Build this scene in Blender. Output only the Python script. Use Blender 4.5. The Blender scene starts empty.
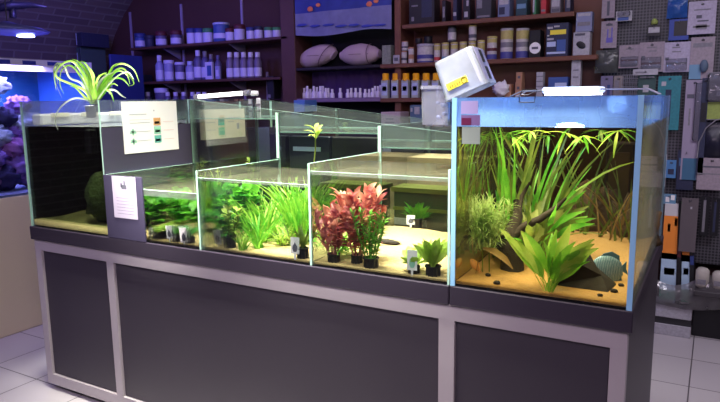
import bpy, math, random
from mathutils import Vector, Matrix, noise
S = bpy.context.scene
COL = S.collection
PI = math.pi

# ------------------------------------------------------------------ camera
H0 = 0.8606                      # top of the stand; the tanks stand on it
FOC = 623.06                     # focal length in pixels of a 720 px wide frame
CAM = Vector((0.169, -1.8307, 0.5936 + H0))
yaw, pitch, roll = .5192, .159, -.0133
_f = Vector((-math.sin(yaw)*math.cos(pitch), math.cos(yaw)*math.cos(pitch), -math.sin(pitch)))
_r = Vector((math.cos(yaw), math.sin(yaw), 0)); _u = _r.cross(_f)
R_ = math.cos(roll)*_r + math.sin(roll)*_u
U_ = -math.sin(roll)*_r + math.cos(roll)*_u
cam = bpy.data.objects.new('camera', bpy.data.cameras.new('camera')); COL.objects.link(cam)
cam.data.sensor_width = 36; cam.data.lens = FOC/720*36; cam.data.clip_start = .05
cam.matrix_world = Matrix(((R_.x, U_.x, -_f.x, CAM.x), (R_.y, U_.y, -_f.y, CAM.y), (R_.z, U_.z, -_f.z, CAM.z), (0, 0, 0, 1)))
S.camera = cam

def W(px, py, X=None, Y=None, Z=None):
    """world point seen at a pixel of the photograph, on the plane X=, Y= or Z="""
    d = _f + R_*((px-360)/FOC) - U_*((py-201)/FOC)
    i, t = (0, X) if X is not None else (1, Y) if Y is not None else (2, Z)
    return CAM + d*((t-CAM[i])/d[i])

# ------------------------------------------------------------------ view, world, lights
S.view_settings.view_transform = 'Standard'; S.view_settings.look = 'None'
S.view_settings.gamma = 1; S.view_settings.exposure = 0.0
S.view_settings.use_curve_mapping = False
S.cycles.max_bounces = 10; S.cycles.transparent_max_bounces = 48
S.cycles.diffuse_bounces = 4; S.cycles.glossy_bounces = 4; S.cycles.transmission_bounces = 4
S.cycles.caustics_reflective = False; S.cycles.caustics_refractive = False
S.cycles.use_denoising = True; S.cycles.sample_clamp_indirect = 4
w = bpy.data.worlds.new('world'); S.world = w; w.use_nodes = True
w.node_tree.nodes['Background'].inputs[0].default_value = (.42, .36, .62, 1)
w.node_tree.nodes['Background'].inputs[1].default_value = .16

def area(name, loc, tgt, sx, sy, power, color, spread=180):
    l = bpy.data.lights.new(name, 'AREA'); l.shape = 'RECTANGLE'; l.size = sx; l.size_y = sy
    l.energy = power; l.color = color; l.spread = math.radians(spread)
    o = bpy.data.objects.new(name, l); COL.objects.link(o); o.location = loc
    o.rotation_euler = (Vector(tgt)-Vector(loc)).to_track_quat('-Z', 'Y').to_euler()
    return o
WARM = (1, .97, .86); COOL = (.55, .68, 1); BLUE = (.16, .14, 1); VIO = (.45, .25, 1)
area('plant_light_front', (-1.50, -.12, 2.4), (-1.50, .22, .95), 1.9, .3, 46, WARM, 58)
area('plant_light_rear', (-1.45, .85, 2.5), (-1.45, .85, 1), 1.5, .3, 17, WARM, 62)
area('corner_tank_light', (-.29, .22, H0+.59), (-.29, .26, .8), .40, .36, 6.5, (1, .95, .78), 165)
gl_ = bpy.data.lights.new('lamp_side_glow', 'POINT'); gl_.energy = 8; gl_.specular_factor = 0; gl_.color = (.26, .46, 1); gl_.shadow_soft_size = .05
glo = bpy.data.objects.new('lamp_side_glow', gl_); COL.objects.link(glo); glo.location = (-.29, .50, H0+.565)
area('front_fill_left', (-1.80, -.9, 2.1), (-1.88, .22, .97), .4, .2, 3.2, WARM, 24)  # added fill from the viewer's side, brightens the plants of the first tank
area('front_fill_right', (-.9, -.9, 2.1), (-.95, .15, .98), .9, .3, 2.6, WARM, 26)  # second added fill, lifts the red plants from the front
area('left_tank_light', (-2.52, .75, 2.5), (-2.50, .68, 1.), .3, .4, 20, (.95, .95, .9), 34)
area('marine_light', (-3.95, .6, 1.685), (-3.9, .6, 1), .3, .9, 24, (.46, .40, 1))
area('pendant_glow', (-3.9, .72, 1.9), (-4.6, 1.6, 1.4), .15, .1, 5, BLUE)
area('blue_room_light', (-3.6, .9, 2.3), (-4.4, 2.4, 1.7), .5, .3, 15, (.20, .15, 1))
area('violet_room_light', (-1.9, 1.0, 2.75), (-2.4, 2.6, 1.4), 1.2, .3, 7, (.60, .38, 1))
area('shop_light', (-.2, .9, 2.75), (-.5, 2.5, 1.2), 1.2, .4, 8.8, (.88, .80, 1))
area('floor_light', (.9, .9, 2.75), (.4, 1.6, 0), .6, .6, 13, (.95, .88, 1), 110)
area('aisle_light', (.2, -2.2, 2.7), (-1.2, 0, .5), 1.6, .8, 30, (.95, .76, .96), 130)
area('left_aisle_light', (-3.0, -1.8, 2.6), (-3.1, 0, 0), .8, .8, 9, (.72, .60, 1), 120)

# ------------------------------------------------------------------ materials
MATS = {}
def nt(m): m.use_nodes = True; return m.node_tree
def mat(name, col, rough=.55, metal=0, bump=0, scale=30, var=0, emis=None, estr=0, spec=.4, coat=0, sheen=0, trans=0):
    if name in MATS: return MATS[name]
    m = bpy.data.materials.new(name); t = nt(m); b = t.nodes['Principled BSDF']
    b.inputs['Base Color'].default_value = (*col, 1); b.inputs['Roughness'].default_value = rough
    b.inputs['Metallic'].default_value = metal; b.inputs['Specular IOR Level'].default_value = spec
    if coat: b.inputs['Coat Weight'].default_value = coat
    if emis: b.inputs['Emission Color'].default_value = (*emis, 1); b.inputs['Emission Strength'].default_value = estr
    n = t.nodes.new('ShaderNodeTexNoise'); n.inputs['Scale'].default_value = scale; n.inputs['Detail'].default_value = 4
    tc = t.nodes.new('ShaderNodeTexCoord'); t.links.new(tc.outputs['Object'], n.inputs['Vector'])
    if var:
        mx = t.nodes.new('ShaderNodeMix'); mx.data_type = 'RGBA'
        mx.inputs['A'].default_value = (*[c*(1-var) for c in col], 1)
        mx.inputs['B'].default_value = (*[min(1, c*(1+var)) for c in col], 1)
        t.links.new(n.outputs['Fac'], mx.inputs['Factor']); t.links.new(mx.outputs['Result'], b.inputs['Base Color'])
    if bump:
        bp = t.nodes.new('ShaderNodeBump'); bp.inputs['Strength'].default_value = bump; bp.inputs['Distance'].default_value = .01
        t.links.new(n.outputs['Fac'], bp.inputs['Height']); t.links.new(bp.outputs['Normal'], b.inputs['Normal'])
    MATS[name] = m; return m

def leafmat(name, c1, c2, scale=14, tr=.5):
    if name in MATS: return MATS[name]
    m = bpy.data.materials.new(name); t = nt(m); t.nodes.clear()
    out = t.nodes.new('ShaderNodeOutputMaterial'); b = t.nodes.new('ShaderNodeBsdfPrincipled')
    tl = t.nodes.new('ShaderNodeBsdfTranslucent'); mix = t.nodes.new('ShaderNodeMixShader'); mix.inputs[0].default_value = tr
    n = t.nodes.new('ShaderNodeTexNoise'); n.inputs['Scale'].default_value = scale; n.inputs['Detail'].default_value = 3
    tc = t.nodes.new('ShaderNodeTexCoord'); t.links.new(tc.outputs['Object'], n.inputs['Vector'])
    cr = t.nodes.new('ShaderNodeValToRGB'); cr.color_ramp.elements[0].position = .35; cr.color_ramp.elements[1].position = .65
    cr.color_ramp.elements[0].color = (*c1, 1); cr.color_ramp.elements[1].color = (*c2, 1)
    t.links.new(n.outputs['Fac'], cr.inputs[0]); t.links.new(cr.outputs[0], b.inputs['Base Color']); t.links.new(cr.outputs[0], tl.inputs[0])
    b.inputs['Roughness'].default_value = .45
    t.links.new(b.outputs[0], mix.inputs[1]); t.links.new(tl.outputs[0], mix.inputs[2]); t.links.new(mix.outputs[0], out.inputs[0])
    MATS[name] = m; return m

def clear(name, tint, refl=1.0, film=0.0, filmcol=(.8, .85, .9), ior=1.45, ripple=0, rough=0.0):
    """thin see-through sheet: tinted, mirror-like at grazing angles, optional milky film"""
    if name in MATS: return MATS[name]
    m = bpy.data.materials.new(name); t = nt(m); t.nodes.clear()
    out = t.nodes.new('ShaderNodeOutputMaterial')
    tr = t.nodes.new('ShaderNodeBsdfTransparent'); tr.inputs[0].default_value = (*tint, 1)
    last = tr.outputs[0]
    if film:
        d = t.nodes.new('ShaderNodeBsdfDiffuse'); d.inputs[0].default_value = (*filmcol, 1)
        tl = t.nodes.new('ShaderNodeBsdfTranslucent'); tl.inputs[0].default_value = (*filmcol, 1)
        a = t.nodes.new('ShaderNodeMixShader'); a.inputs[0].default_value = .5
        t.links.new(d.outputs[0], a.inputs[1]); t.links.new(tl.outputs[0], a.inputs[2])
        mx = t.nodes.new('ShaderNodeMixShader')
        n = t.nodes.new('ShaderNodeTexNoise'); n.inputs['Scale'].default_value = 9; n.inputs['Detail'].default_value = 5
        tc = t.nodes.new('ShaderNodeTexCoord'); t.links.new(tc.outputs['Object'], n.inputs['Vector'])
        mr = t.nodes.new('ShaderNodeMapRange'); mr.inputs['From Min'].default_value = .3; mr.inputs['From Max'].default_value = .7
        mr.inputs['To Min'].default_value = film*.7; mr.inputs['To Max'].default_value = min(1, film*1.3)
        t.links.new(n.outputs['Fac'], mr.inputs['Value']); t.links.new(mr.outputs[0], mx.inputs[0])
        t.links.new(last, mx.inputs[1]); t.links.new(a.outputs[0], mx.inputs[2]); last = mx.outputs[0]
    g = t.nodes.new('ShaderNodeBsdfGlossy'); g.inputs['Roughness'].default_value = rough
    fr = t.nodes.new('ShaderNodeFresnel'); fr.inputs['IOR'].default_value = ior
    if ripple:
        n2 = t.nodes.new('ShaderNodeTexNoise'); n2.inputs['Scale'].default_value = 14; n2.inputs['Detail'].default_value = 2
        tc2 = t.nodes.new('ShaderNodeTexCoord'); t.links.new(tc2.outputs['Object'], n2.inputs['Vector'])
        bp = t.nodes.new('ShaderNodeBump'); bp.inputs['Strength'].default_value = ripple; bp.inputs['Distance'].default_value = .02
        t.links.new(n2.outputs['Fac'], bp.inputs['Height']); t.links.new(bp.outputs['Normal'], g.inputs['Normal'])
    mu = t.nodes.new('ShaderNodeMath'); mu.operation = 'MULTIPLY'; mu.inputs[1].default_value = refl
    t.links.new(fr.outputs[0], mu.inputs[0])
    ms = t.nodes.new('ShaderNodeMixShader'); t.links.new(mu.outputs[0], ms.inputs[0])
    t.links.new(last, ms.inputs[1]); t.links.new(g.outputs[0], ms.inputs[2]); t.links.new(ms.outputs[0], out.inputs[0])
    MATS[name] = m; return m

def tilemat():
    m = bpy.data.materials.new('floor_tile'); t = nt(m); b = t.nodes['Principled BSDF']
    tc = t.nodes.new('ShaderNodeTexCoord'); mp = t.nodes.new('ShaderNodeMapping')
    mp.inputs['Location'].default_value = (-.134, -.045, 0); t.links.new(tc.outputs['Object'], mp.inputs[0])
    br = t.nodes.new('ShaderNodeTexBrick'); br.offset = 0; br.squash = 1
    br.inputs['Scale'].default_value = 1; br.inputs['Brick Width'].default_value = .382; br.inputs['Row Height'].default_value = .382
    br.inputs['Mortar Size'].default_value = .0035; br.inputs['Mortar Smooth'].default_value = .2
    br.inputs['Color1'].default_value = (.52, .49, .50, 1); br.inputs['Color2'].default_value = (.48, .45, .47, 1)
    br.inputs['Mortar'].default_value = (.10, .09, .10, 1)
    t.links.new(mp.outputs[0], br.inputs['Vector']); t.links.new(br.outputs['Color'], b.inputs['Base Color'])
    b.inputs['Roughness'].default_value = .32
    return m
def brickmat():
    m = bpy.data.materials.new('brick'); t = nt(m); b = t.nodes['Principled BSDF']
    uv = t.nodes.new('ShaderNodeUVMap'); br = t.nodes.new('ShaderNodeTexBrick')
    br.inputs['Scale'].default_value = 1; br.inputs['Brick Width'].default_value = .26; br.inputs['Row Height'].default_value = .075
    br.inputs['Mortar Size'].default_value = .008; br.inputs['Color1'].default_value = (.16, .12, .12, 1)
    br.inputs['Color2'].default_value = (.12, .09, .10, 1); br.inputs['Mortar'].default_value = (.20, .17, .17, 1)
    t.links.new(uv.outputs[0], br.inputs['Vector']); t.links.new(br.outputs['Color'], b.inputs['Base Color'])
    bp = t.nodes.new('ShaderNodeBump'); bp.inputs['Strength'].default_value = .5; bp.inputs['Distance'].default_value = .01
    t.links.new(br.outputs['Fac'], bp.inputs['Height']); bp.invert = True; t.links.new(bp.outputs['Normal'], b.inputs['Normal'])
    b.inputs['Roughness'].default_value = .85
    return m
def pegmat():
    m = bpy.data.materials.new('pegboard'); t = nt(m); b = t.nodes['Principled BSDF']
    tc = t.nodes.new('ShaderNodeTexCoord'); v = t.nodes.new('ShaderNodeTexVoronoi'); v.inputs['Randomness'].default_value = 0
    v.inputs['Scale'].default_value = 55; t.links.new(tc.outputs['Object'], v.inputs['Vector'])
    cr = t.nodes.new('ShaderNodeValToRGB'); cr.color_ramp.elements[0].position = .35; cr.color_ramp.elements[1].position = .42
    cr.color_ramp.elements[0].color = (.015, .015, .02, 1); cr.color_ramp.elements[1].color = (.085, .08, .095, 1)
    t.links.new(v.outputs['Distance'], cr.inputs[0]); t.links.new(cr.outputs[0], b.inputs['Base Color'])
    b.inputs['Roughness'].default_value = .5
    return m
def stripemat(name, c1, c2, scale, axis='X', dist=2.0):
    m = bpy.data.materials.new(name); t = nt(m); b = t.nodes['Principled BSDF']
    tc = t.nodes.new('ShaderNodeTexCoord'); v = t.nodes.new('ShaderNodeTexWave'); v.bands_direction = axis
    v.inputs['Scale'].default_value = scale; v.inputs['Distortion'].default_value = dist; v.inputs['Detail'].default_value = 2
    v.inputs['Detail Scale'].default_value = 3
    t.links.new(tc.outputs['Object'], v.inputs['Vector'])
    cr = t.nodes.new('ShaderNodeValToRGB'); cr.color_ramp.elements[0].position = .35; cr.color_ramp.elements[1].position = .6
    cr.color_ramp.elements[0].color = (*c1, 1); cr.color_ramp.elements[1].color = (*c2, 1)
    t.links.new(v.outputs['Fac'], cr.inputs[0]); t.links.new(cr.outputs[0], b.inputs['Base Color'])
    b.inputs['Roughness'].default_value = .4
    return m

GLASS = clear('glass', (.95, .985, .965), refl=.75)
GLASSFILM = clear('glass_with_lime_film', (.93, .98, .96), refl=.8, film=.13, filmcol=(.80, .92, .86))
BLUEFILM = clear('glass_with_blue_lit_splash', (.80, .90, 1), refl=.6, film=.62, filmcol=(.42, .66, 1))  # splash haze; the lamp's blue light is put into its colour
GREYFILM = clear('glass_with_grey_film', (.88, .92, .97), refl=.8, film=.10, filmcol=(.60, .68, .85))
HAZEGLASS = clear('glass_with_amber_haze', (.46, .38, .20), refl=.3, film=.42, filmcol=(.26, .18, .07))  # brown film paints in the amber haze of the lit water
LIMEFILM = clear('lime_haze', (.95, .98, .96), refl=.3, film=.22, filmcol=(.66, .84, .76))
EDGE = mat('green_glass_edge', (.46, .72, .60), .25, emis=None)
BEDGE = mat('blue_glass_edge', (.30, .60, .86), .25)
WATER = clear('water_surface', (.93, .97, .92), refl=.95, film=.16, filmcol=(.66, .66, .44), ior=1.33, ripple=.10)  # tan film stands in for reflection and bent light at the surface
WATER_SIDE = clear('water_side', (.985, .995, .975), refl=.0)
AMBER = clear('amber_water_surface', (.97, .93, .80), refl=.95, ior=1.33, ripple=.22)
AMBER_SIDE = clear('amber_water_side', (.95, .88, .66), refl=.0)
DARKW_SIDE = clear('dark_water_side', (.62, .66, .60), refl=.0)
PLINTH = mat('dark_plinth', (.034, .027, .042), .42, bump=.02)
PANEL = mat('charcoal_panel', (.046, .039, .052), .48, var=.08, scale=3)
FRAME = mat('grey_aluminium_frame', (.42, .38, .40), .40, var=.05, scale=8)
SLATE = mat('slate_backing', (.045, .038, .075), .5)
BLACK = mat('black_plastic', (.012, .012, .015), .4)
DARK = mat('dark_interior_film', (.006, .010, .010), .6)
WHITE = mat('white_paper', (.86, .84, .84), .7)
MIRRORP = mat('mirrored_paper', (.80, .72, .58), .7)
LILAC = mat('lilac_paper', (.42, .37, .48), .7)
INK = mat('ink', (.10, .10, .13), .7)
GINK = mat('green_print', (.30, .62, .46), .7)
TINK = mat('teal_print', (.12, .42, .38), .7)
OINK = mat('orange_print', (.65, .35, .15), .7)
PINKP = mat('pink_print', (.8, .6, .58), .7)
WOOD = mat('brown_wood', (.16, .062, .038), .5, bump=.05, scale=8, var=.25)
DWOOD = mat('dark_brown_wood', (.085, .035, .026), .55, bump=.05, scale=8, var=.25)
WALLB = mat('dark_brown_wall', (.075, .032, .03), .75, bump=.1, var=.15, scale=5)
CEIL = mat('dark_ceiling', (.12, .10, .11), .8)
CREAM = mat('cream_cabinet', (.80, .72, .46), .45, var=.04, scale=4)
METAL = mat('grey_metal', (.22, .22, .26), .4, metal=.5)
WPL = mat('white_plastic', (.78, .78, .80), .35)
LBLUE = mat('light_blue_label', (.45, .52, .75), .5)
DBLUE = mat('dark_blue_print', (.03, .05, .20), .5)
NAVY = mat('navy_card', (0.025, 0.03, 0.07), .6, var=.35, scale=70)
MBLUE = mat('blue_print', (.05, .10, .32), .5)
SKYB = mat('sky_blue_print', (.14, .28, .42), .5)
YEL = mat('yellow_plastic', (.95, .46, .01), .4)
YLAB = mat('yellow_label', (.85, .72, .06), .5)
YGREEN = mat('lime_print', (0.26, 0.33, 0.08), .6, var=.35, scale=70)
RED = mat('red_print', (.5, .04, .05), .5)
DRED = mat('maroon_cap', (.10, .02, .03), .5)
GREY = mat('grey_card', (0.2, 0.19, 0.22), .6, var=.35, scale=70)
LGREY = mat('light_grey_card', (0.4, 0.39, 0.43), .6, var=.35, scale=70)
TAN = mat('tan_cardboard', (.42, .22, .13), .7)
ORANGE = mat('bright_orange_print', (.90, .28, .04), .5)
TEAL = mat('teal_card', (0.03, 0.2, 0.24), .6, var=.35, scale=70)
PURPLE = mat('purple_cloth', (.07, .03, .14), .85, bump=.3, scale=12)
GREEN = mat('green_print_dark', (.05, .22, .10), .5)
SAND = mat('pale_sand', (.58, .41, .19), .9, bump=.5, scale=90, var=.16)
OSAND = mat('amber_sand', (.46, .25, .08), .9, bump=.5, scale=90, var=.22)
DSAND = mat('brown_sand', (.38, .27, .12), .9, bump=.5, scale=90, var=.3)
STONE = mat('dark_stone', (.018, .013, .010), .85, bump=.8, scale=18, var=.4)
DRIFT = mat('dark_driftwood', (.03, .02, .014), .8, bump=.8, scale=22, var=.4)
POT = mat('black_net_pot', (.018, .018, .02), .5)
HAZEPL = clear('translucent_white_plastic', (.90, .92, .98), refl=.9, film=.45, filmcol=(.84, .88, 1), rough=.1)
CLEARPL = clear('clear_plastic', (.88, .88, .92), refl=1.0, film=.12, filmcol=(.85, .85, .9), rough=.08, ripple=.6)
GREYPL = clear('grey_plastic_bag', (.55, .56, .56), refl=.9, film=.5, filmcol=(.25, .27, .26), rough=.15, ripple=.6)
LAMPW = mat('lamp_white_glow', (1, 1, 1), emis=(.86, .90, 1), estr=6)
TUBEG = mat('tube_glow', (1, 1, 1), emis=(1, .93, .86), estr=2.6)
LAMPB = mat('lamp_blue_glow', (.5, .6, 1), emis=(.35, .42, 1), estr=9)
LG_A = leafmat('leaf_bright', (.08, .36, .02), (.26, .64, .07))
LG_B = leafmat('leaf_deep', (.03, .20, .02), (.10, .42, .05))
LG_Y = leafmat('leaf_yellow_green', (.36, .58, .06), (.66, .80, .18))
LG_G = leafmat('grass_green', (.10, .38, .02), (.32, .60, .06))
LG_R = leafmat('leaf_red', (.60, .10, .09), (.88, .46, .32), scale=34)
LG_P = leafmat('leaf_maroon', (.36, .05, .08), (.70, .26, .22), scale=34)
LG_O = leafmat('leaf_olive', (.08, .14, .02), (.24, .30, .05))
LG_BR = leafmat('leaf_brown', (.22, .13, .04), (.46, .30, .10))
LG_S = leafmat('spider_leaf', (.12, .36, .02), (.40, .62, .12), scale=10)
LG_SW = leafmat('spider_leaf_pale', (.32, .42, .26), (.60, .68, .50), scale=7)
MOSS = leafmat('moss', (.04, .10, .01), (.16, .26, .03), scale=30, tr=.1)

# ------------------------------------------------------------------ mesh helpers
class MB:
    def __init__(s): s.v = []; s.f = []; s.m = []; s.uv = {}
    def add(s, vs, fs, mi=0):
        n = len(s.v); s.v += [tuple(v) for v in vs]; s.f += [tuple(i+n for i in f) for f in fs]
        s.m += (mi if isinstance(mi, list) else [mi]*len(fs)); return s
    def box(s, a, b, mi=0, T=None):
        x0, x1 = sorted((a[0], b[0])); y0, y1 = sorted((a[1], b[1])); z0, z1 = sorted((a[2], b[2]))
        vs = [Vector(p) for p in ((x0,y0,z0),(x1,y0,z0),(x1,y1,z0),(x0,y1,z0),(x0,y0,z1),(x1,y0,z1),(x1,y1,z1),(x0,y1,z1))]
        if T is not None: vs = [T @ v for v in vs]
        return s.add(vs, [(0,3,2,1),(4,5,6,7),(0,1,5,4),(1,2,6,5),(2,3,7,6),(3,0,4,7)], mi)
    def bbox(s, a, b, bev=.004, mi=0, T=None):
        """box with chamfered vertical and top edges"""
        x0, x1 = sorted((a[0], b[0])); y0, y1 = sorted((a[1], b[1])); z0, z1 = sorted((a[2], b[2]))
        e = min(bev, (x1-x0)*.3, (y1-y0)*.3, (z1-z0)*.3)
        def ring(i, z):
            return [(x0+i+e,y0+i,z),(x1-i-e,y0+i,z),(x1-i,y0+i+e,z),(x1-i,y1-i-e,z),(x1-i-e,y1-i,z),(x0+i+e,y1-i,z),(x0+i,y1-i-e,z),(x0+i,y0+i+e,z)]
        vs = []
        for i, z in ((e*.7, z0), (0, z0+e), (0, z1-e), (e*.7, z1)): vs += ring(i, z)
        fs = []
        for k in range(3):
            for j in range(8): fs.append((k*8+j, k*8+(j+1)%8, k*8+8+(j+1)%8, k*8+8+j))
        fs += [tuple(range(7, -1, -1)), tuple(range(24, 32))]
        vs = [Vector(v) for v in vs]
        if T is not None: vs = [T @ v for v in vs]
        return s.add(vs, fs, mi)
    def lathe(s, prof, c=(0,0,0), seg=16, mi=0, T=None, sx=1, sy=1, cap=True):
        vs = []; fs = []; ms = []
        for r, z in prof:
            for k in range(seg):
                a = 2*PI*(k+.5)/seg; vs.append(Vector((c[0]+r*sx*math.cos(a), c[1]+r*sy*math.sin(a), c[2]+z)))
        for i in range(len(prof)-1):
            for k in range(seg):
                fs.append((i*seg+k, i*seg+(k+1)%seg, (i+1)*seg+(k+1)%seg, (i+1)*seg+k)); ms.append(mi[i] if isinstance(mi, list) else mi)
        if cap:
            fs.append(tuple(range(seg-1, -1, -1))); fs.append(tuple((len(prof)-1)*seg+k for k in range(seg)))
            ms += [ms[0], ms[-1]]
        if T is not None: vs = [T @ v for v in vs]
        return s.add(vs, fs, ms)
    def tube(s, pts, r, seg=7, mi=0):
        pts = [Vector(p) for p in pts]; n = len(pts); rr = r if isinstance(r, (list, tuple)) else [r]*n
        vs = []; up = Vector((.13, .21, 1)).normalized()
        for i, p in enumerate(pts):
            t = (pts[min(i+1, n-1)]-pts[max(i-1, 0)]); t = t.normalized() if t.length > 1e-9 else Vector((0,0,1))
            a = t.cross(up); a = a.normalized() if a.length > .05 else t.cross(Vector((1,0,0))).normalized()
            b = t.cross(a)
            for k in range(seg): vs.append(p + rr[i]*(math.cos(2*PI*k/seg)*a + math.sin(2*PI*k/seg)*b))
        fs = [(i*seg+k, i*seg+(k+1)%seg, (i+1)*seg+(k+1)%seg, (i+1)*seg+k) for i in range(n-1) for k in range(seg)]
        fs += [tuple(range(seg)), tuple((n-1)*seg+k for k in range(seg-1, -1, -1))]
        return s.add(vs, fs, mi)
    def ribbon(s, pts, ws, hint, mi=0, fold=.25):
        pts = [Vector(p) for p in pts]; n = len(pts); vs = []
        hint = Vector(hint).normalized()
        for i, p in enumerate(pts):
            t = (pts[min(i+1, n-1)]-pts[max(i-1, 0)]); t = t.normalized() if t.length > 1e-9 else Vector((0,0,1))
            sd = t.cross(hint); sd = sd.normalized() if sd.length > .05 else t.cross(Vector((.3,.9,.1))).normalized()
            nn = sd.cross(t)
            w_ = ws[i]; vs += [p-sd*w_+nn*w_*fold, p, p+sd*w_+nn*w_*fold]
        fs = []
        for i in range(n-1):
            for k in range(2): fs.append((i*3+k, i*3+k+1, i*3+3+k+1, i*3+3+k))
        return s.add(vs, fs, mi)
    def blob(s, c, r, amp=.25, fr=3, seg=20, rings=12, mi=0, seed=0):
        vs = []; fs = []
        for i in range(rings+1):
            th = PI*i/rings
            for k in range(seg):
                a = 2*PI*k/seg; d = Vector((math.sin(th)*math.cos(a), math.sin(th)*math.sin(a), math.cos(th)))
                q = 1 + amp*noise.noise(d*fr+Vector((seed*3.1, seed, 0))) + amp*.4*noise.noise(d*fr*3+Vector((seed, 7, 1)))
                vs.append(Vector((c[0]+d.x*r[0]*q, c[1]+d.y*r[1]*q, c[2]+d.z*r[2]*q)))
        for i in range(rings):
            for k in range(seg): fs.append((i*seg+k, (i+1)*seg+k, (i+1)*seg+(k+1)%seg, i*seg+(k+1)%seg))
        return s.add(vs, fs, mi)
    def build(s, name, mats, parent=None, loc=(0,0,0), smooth=False, rz=0):
        me = bpy.data.meshes.new(name); me.from_pydata([tuple(v) for v in s.v], [], s.f)
        if not isinstance(mats, (list, tuple)): mats = [mats]
        for m_ in mats: me.materials.append(m_)
        me.polygons.foreach_set('material_index', s.m)
        if smooth:
            me.polygons.foreach_set('use_smooth', [len(f) <= 4 for f in s.f])
        me.update()
        o = bpy.data.objects.new(name, me); COL.objects.link(o)
        if parent: o.parent = parent
        o.location = loc; o.rotation_euler.z = rz
        return o

def tag(o, label=None, cat=None, group=None, kind=None):
    if label: o['label'] = label
    if cat: o['category'] = cat
    if group: o['group'] = group
    if kind: o['kind'] = kind
    return o
def thing(name, label, cat, loc=(0,0,0), group=None, rz=0, kind=None):
    o = bpy.data.objects.new(name, None); COL.objects.link(o); o.empty_display_size = .05
    o.location = loc; o.rotation_euler.z = rz
    return tag(o, label, cat, group, kind)
def struct(name, mb, m, smooth=False):
    return tag(mb.build(name, m, smooth=smooth), kind='structure')
ORD = ['leftmost', 'second', 'third', 'fourth', 'fifth', 'sixth', 'seventh', 'eighth', 'ninth', 'tenth', 'eleventh', 'twelfth',
       'thirteenth', 'fourteenth', 'fifteenth', 'sixteenth', 'seventeenth', 'eighteenth', 'nineteenth', 'twentieth', 'twenty-first', 'twenty-second']
def nth(i, n):
    return 'leftmost' if i == 0 else 'rightmost' if i == n-1 else ORD[i]+' from left'

# ------------------------------------------------------------------ room shell
WY = 2.55
f = MB(); f.add([(-6, -4, 0), (2.2, -4, 0), (2.2, WY, 0), (-6, WY, 0)], [(0,1,2,3)]); struct('floor', f, tilemat())
struct('wall_back', MB().box((-6, WY, 0), (2.2, WY+.1, 2.9)), WALLB)
# brick barrel vault springing from the left wall
v = MB(); me_pts = []
for i in range(14):
    if i < 4: x, z = -5.35, i*.5
    else:
        a = (i-4)/9*1.35; x, z = -5.35+2.1*(1-math.cos(a)), 1.5+1.5*math.sin(a)*.98
    me_pts.append((x, z))
vs = [(x, y, z) for (x, z) in me_pts for y in (-4, WY)]
v.add(vs, [(2*i, 2*i+2, 2*i+3, 2*i+1) for i in range(13)])
wl = struct('wall_left', v, brickmat())
uvl = wl.data.uv_layers.new(name='UVMap'); acc = [0]
for i in range(1, 14): acc.append(acc[-1]+math.dist(me_pts[i], me_pts[i-1]))
for lp in wl.data.loops:
    vi = lp.vertex_index; uvl.data[lp.index].uv = (vs[vi][1], acc[vi//2])
struct('wall_right', MB().box((2.2, -4, 0), (2.3, WY, 2.9)), WALLB)
struct('ceiling', MB().box((-6, -4, 2.9), (2.3, WY+.1, 3.0)), CEIL)

# ------------------------------------------------------------------ the stand
LX, BX, D = -2.78, -.55, 1.12
st = thing('aquarium_stand', 'long charcoal stand with grey frame carrying the row of glass tanks', 'stand', (0, 0, 0))
PB = H0-.066                                    # underside of the plinth band
m = MB().bbox((LX, 0, PB), (BX-.0015, D, H0), .003); m.build('plinth', PLINTH, st)
m = MB().bbox((BX+.0015, 0, PB), (0, D, H0), .003); m.build('plinth', PLINTH, st)
i0 = .012; xs0, xs1 = LX+i0, -i0
m = MB()
posts = [(xs0, xs0+.045), (-2.235, -2.19), (-.590, -.535), (xs1-.045, xs1)]
m.box((xs0, i0, PB-.055), (xs1, i0+.04, PB)); m.box((xs0, i0, .03), (xs1, i0+.04, .085))
for a, b in posts: m.box((a, i0+.0005, .085), (b, i0+.04, PB-.055))
m.box((xs1-.04, i0+.04, .03), (xs1-.0006, D-.02, PB)) if False else None
m.build('front_frame', FRAME, st)
names = []
for k in range(3):
    a, b = posts[k][1], posts[k+1][0]
    MB().bbox((a+.002, i0+.012, .087), (b-.002, i0+.03, PB-.057), .002).build('door', PANEL, st)
MB().box((xs1-.02, i0+.041, .03), (xs1, D-.02, PB-.0005)).build('side_panel', PANEL, st)
MB().box((xs0, i0+.041, .03), (xs0+.02, D-.02, PB-.0005)).build('side_panel', PANEL, st)
MB().box((xs0+.021, D-.04, .03), (xs1-.021, D-.02, PB-.0005)).build('back_panel', PANEL, st)
MB().box((xs0+.03, .05, 0), (xs1-.03, D-.05, .0295)).build('kick_base', BLACK, st)

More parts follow.
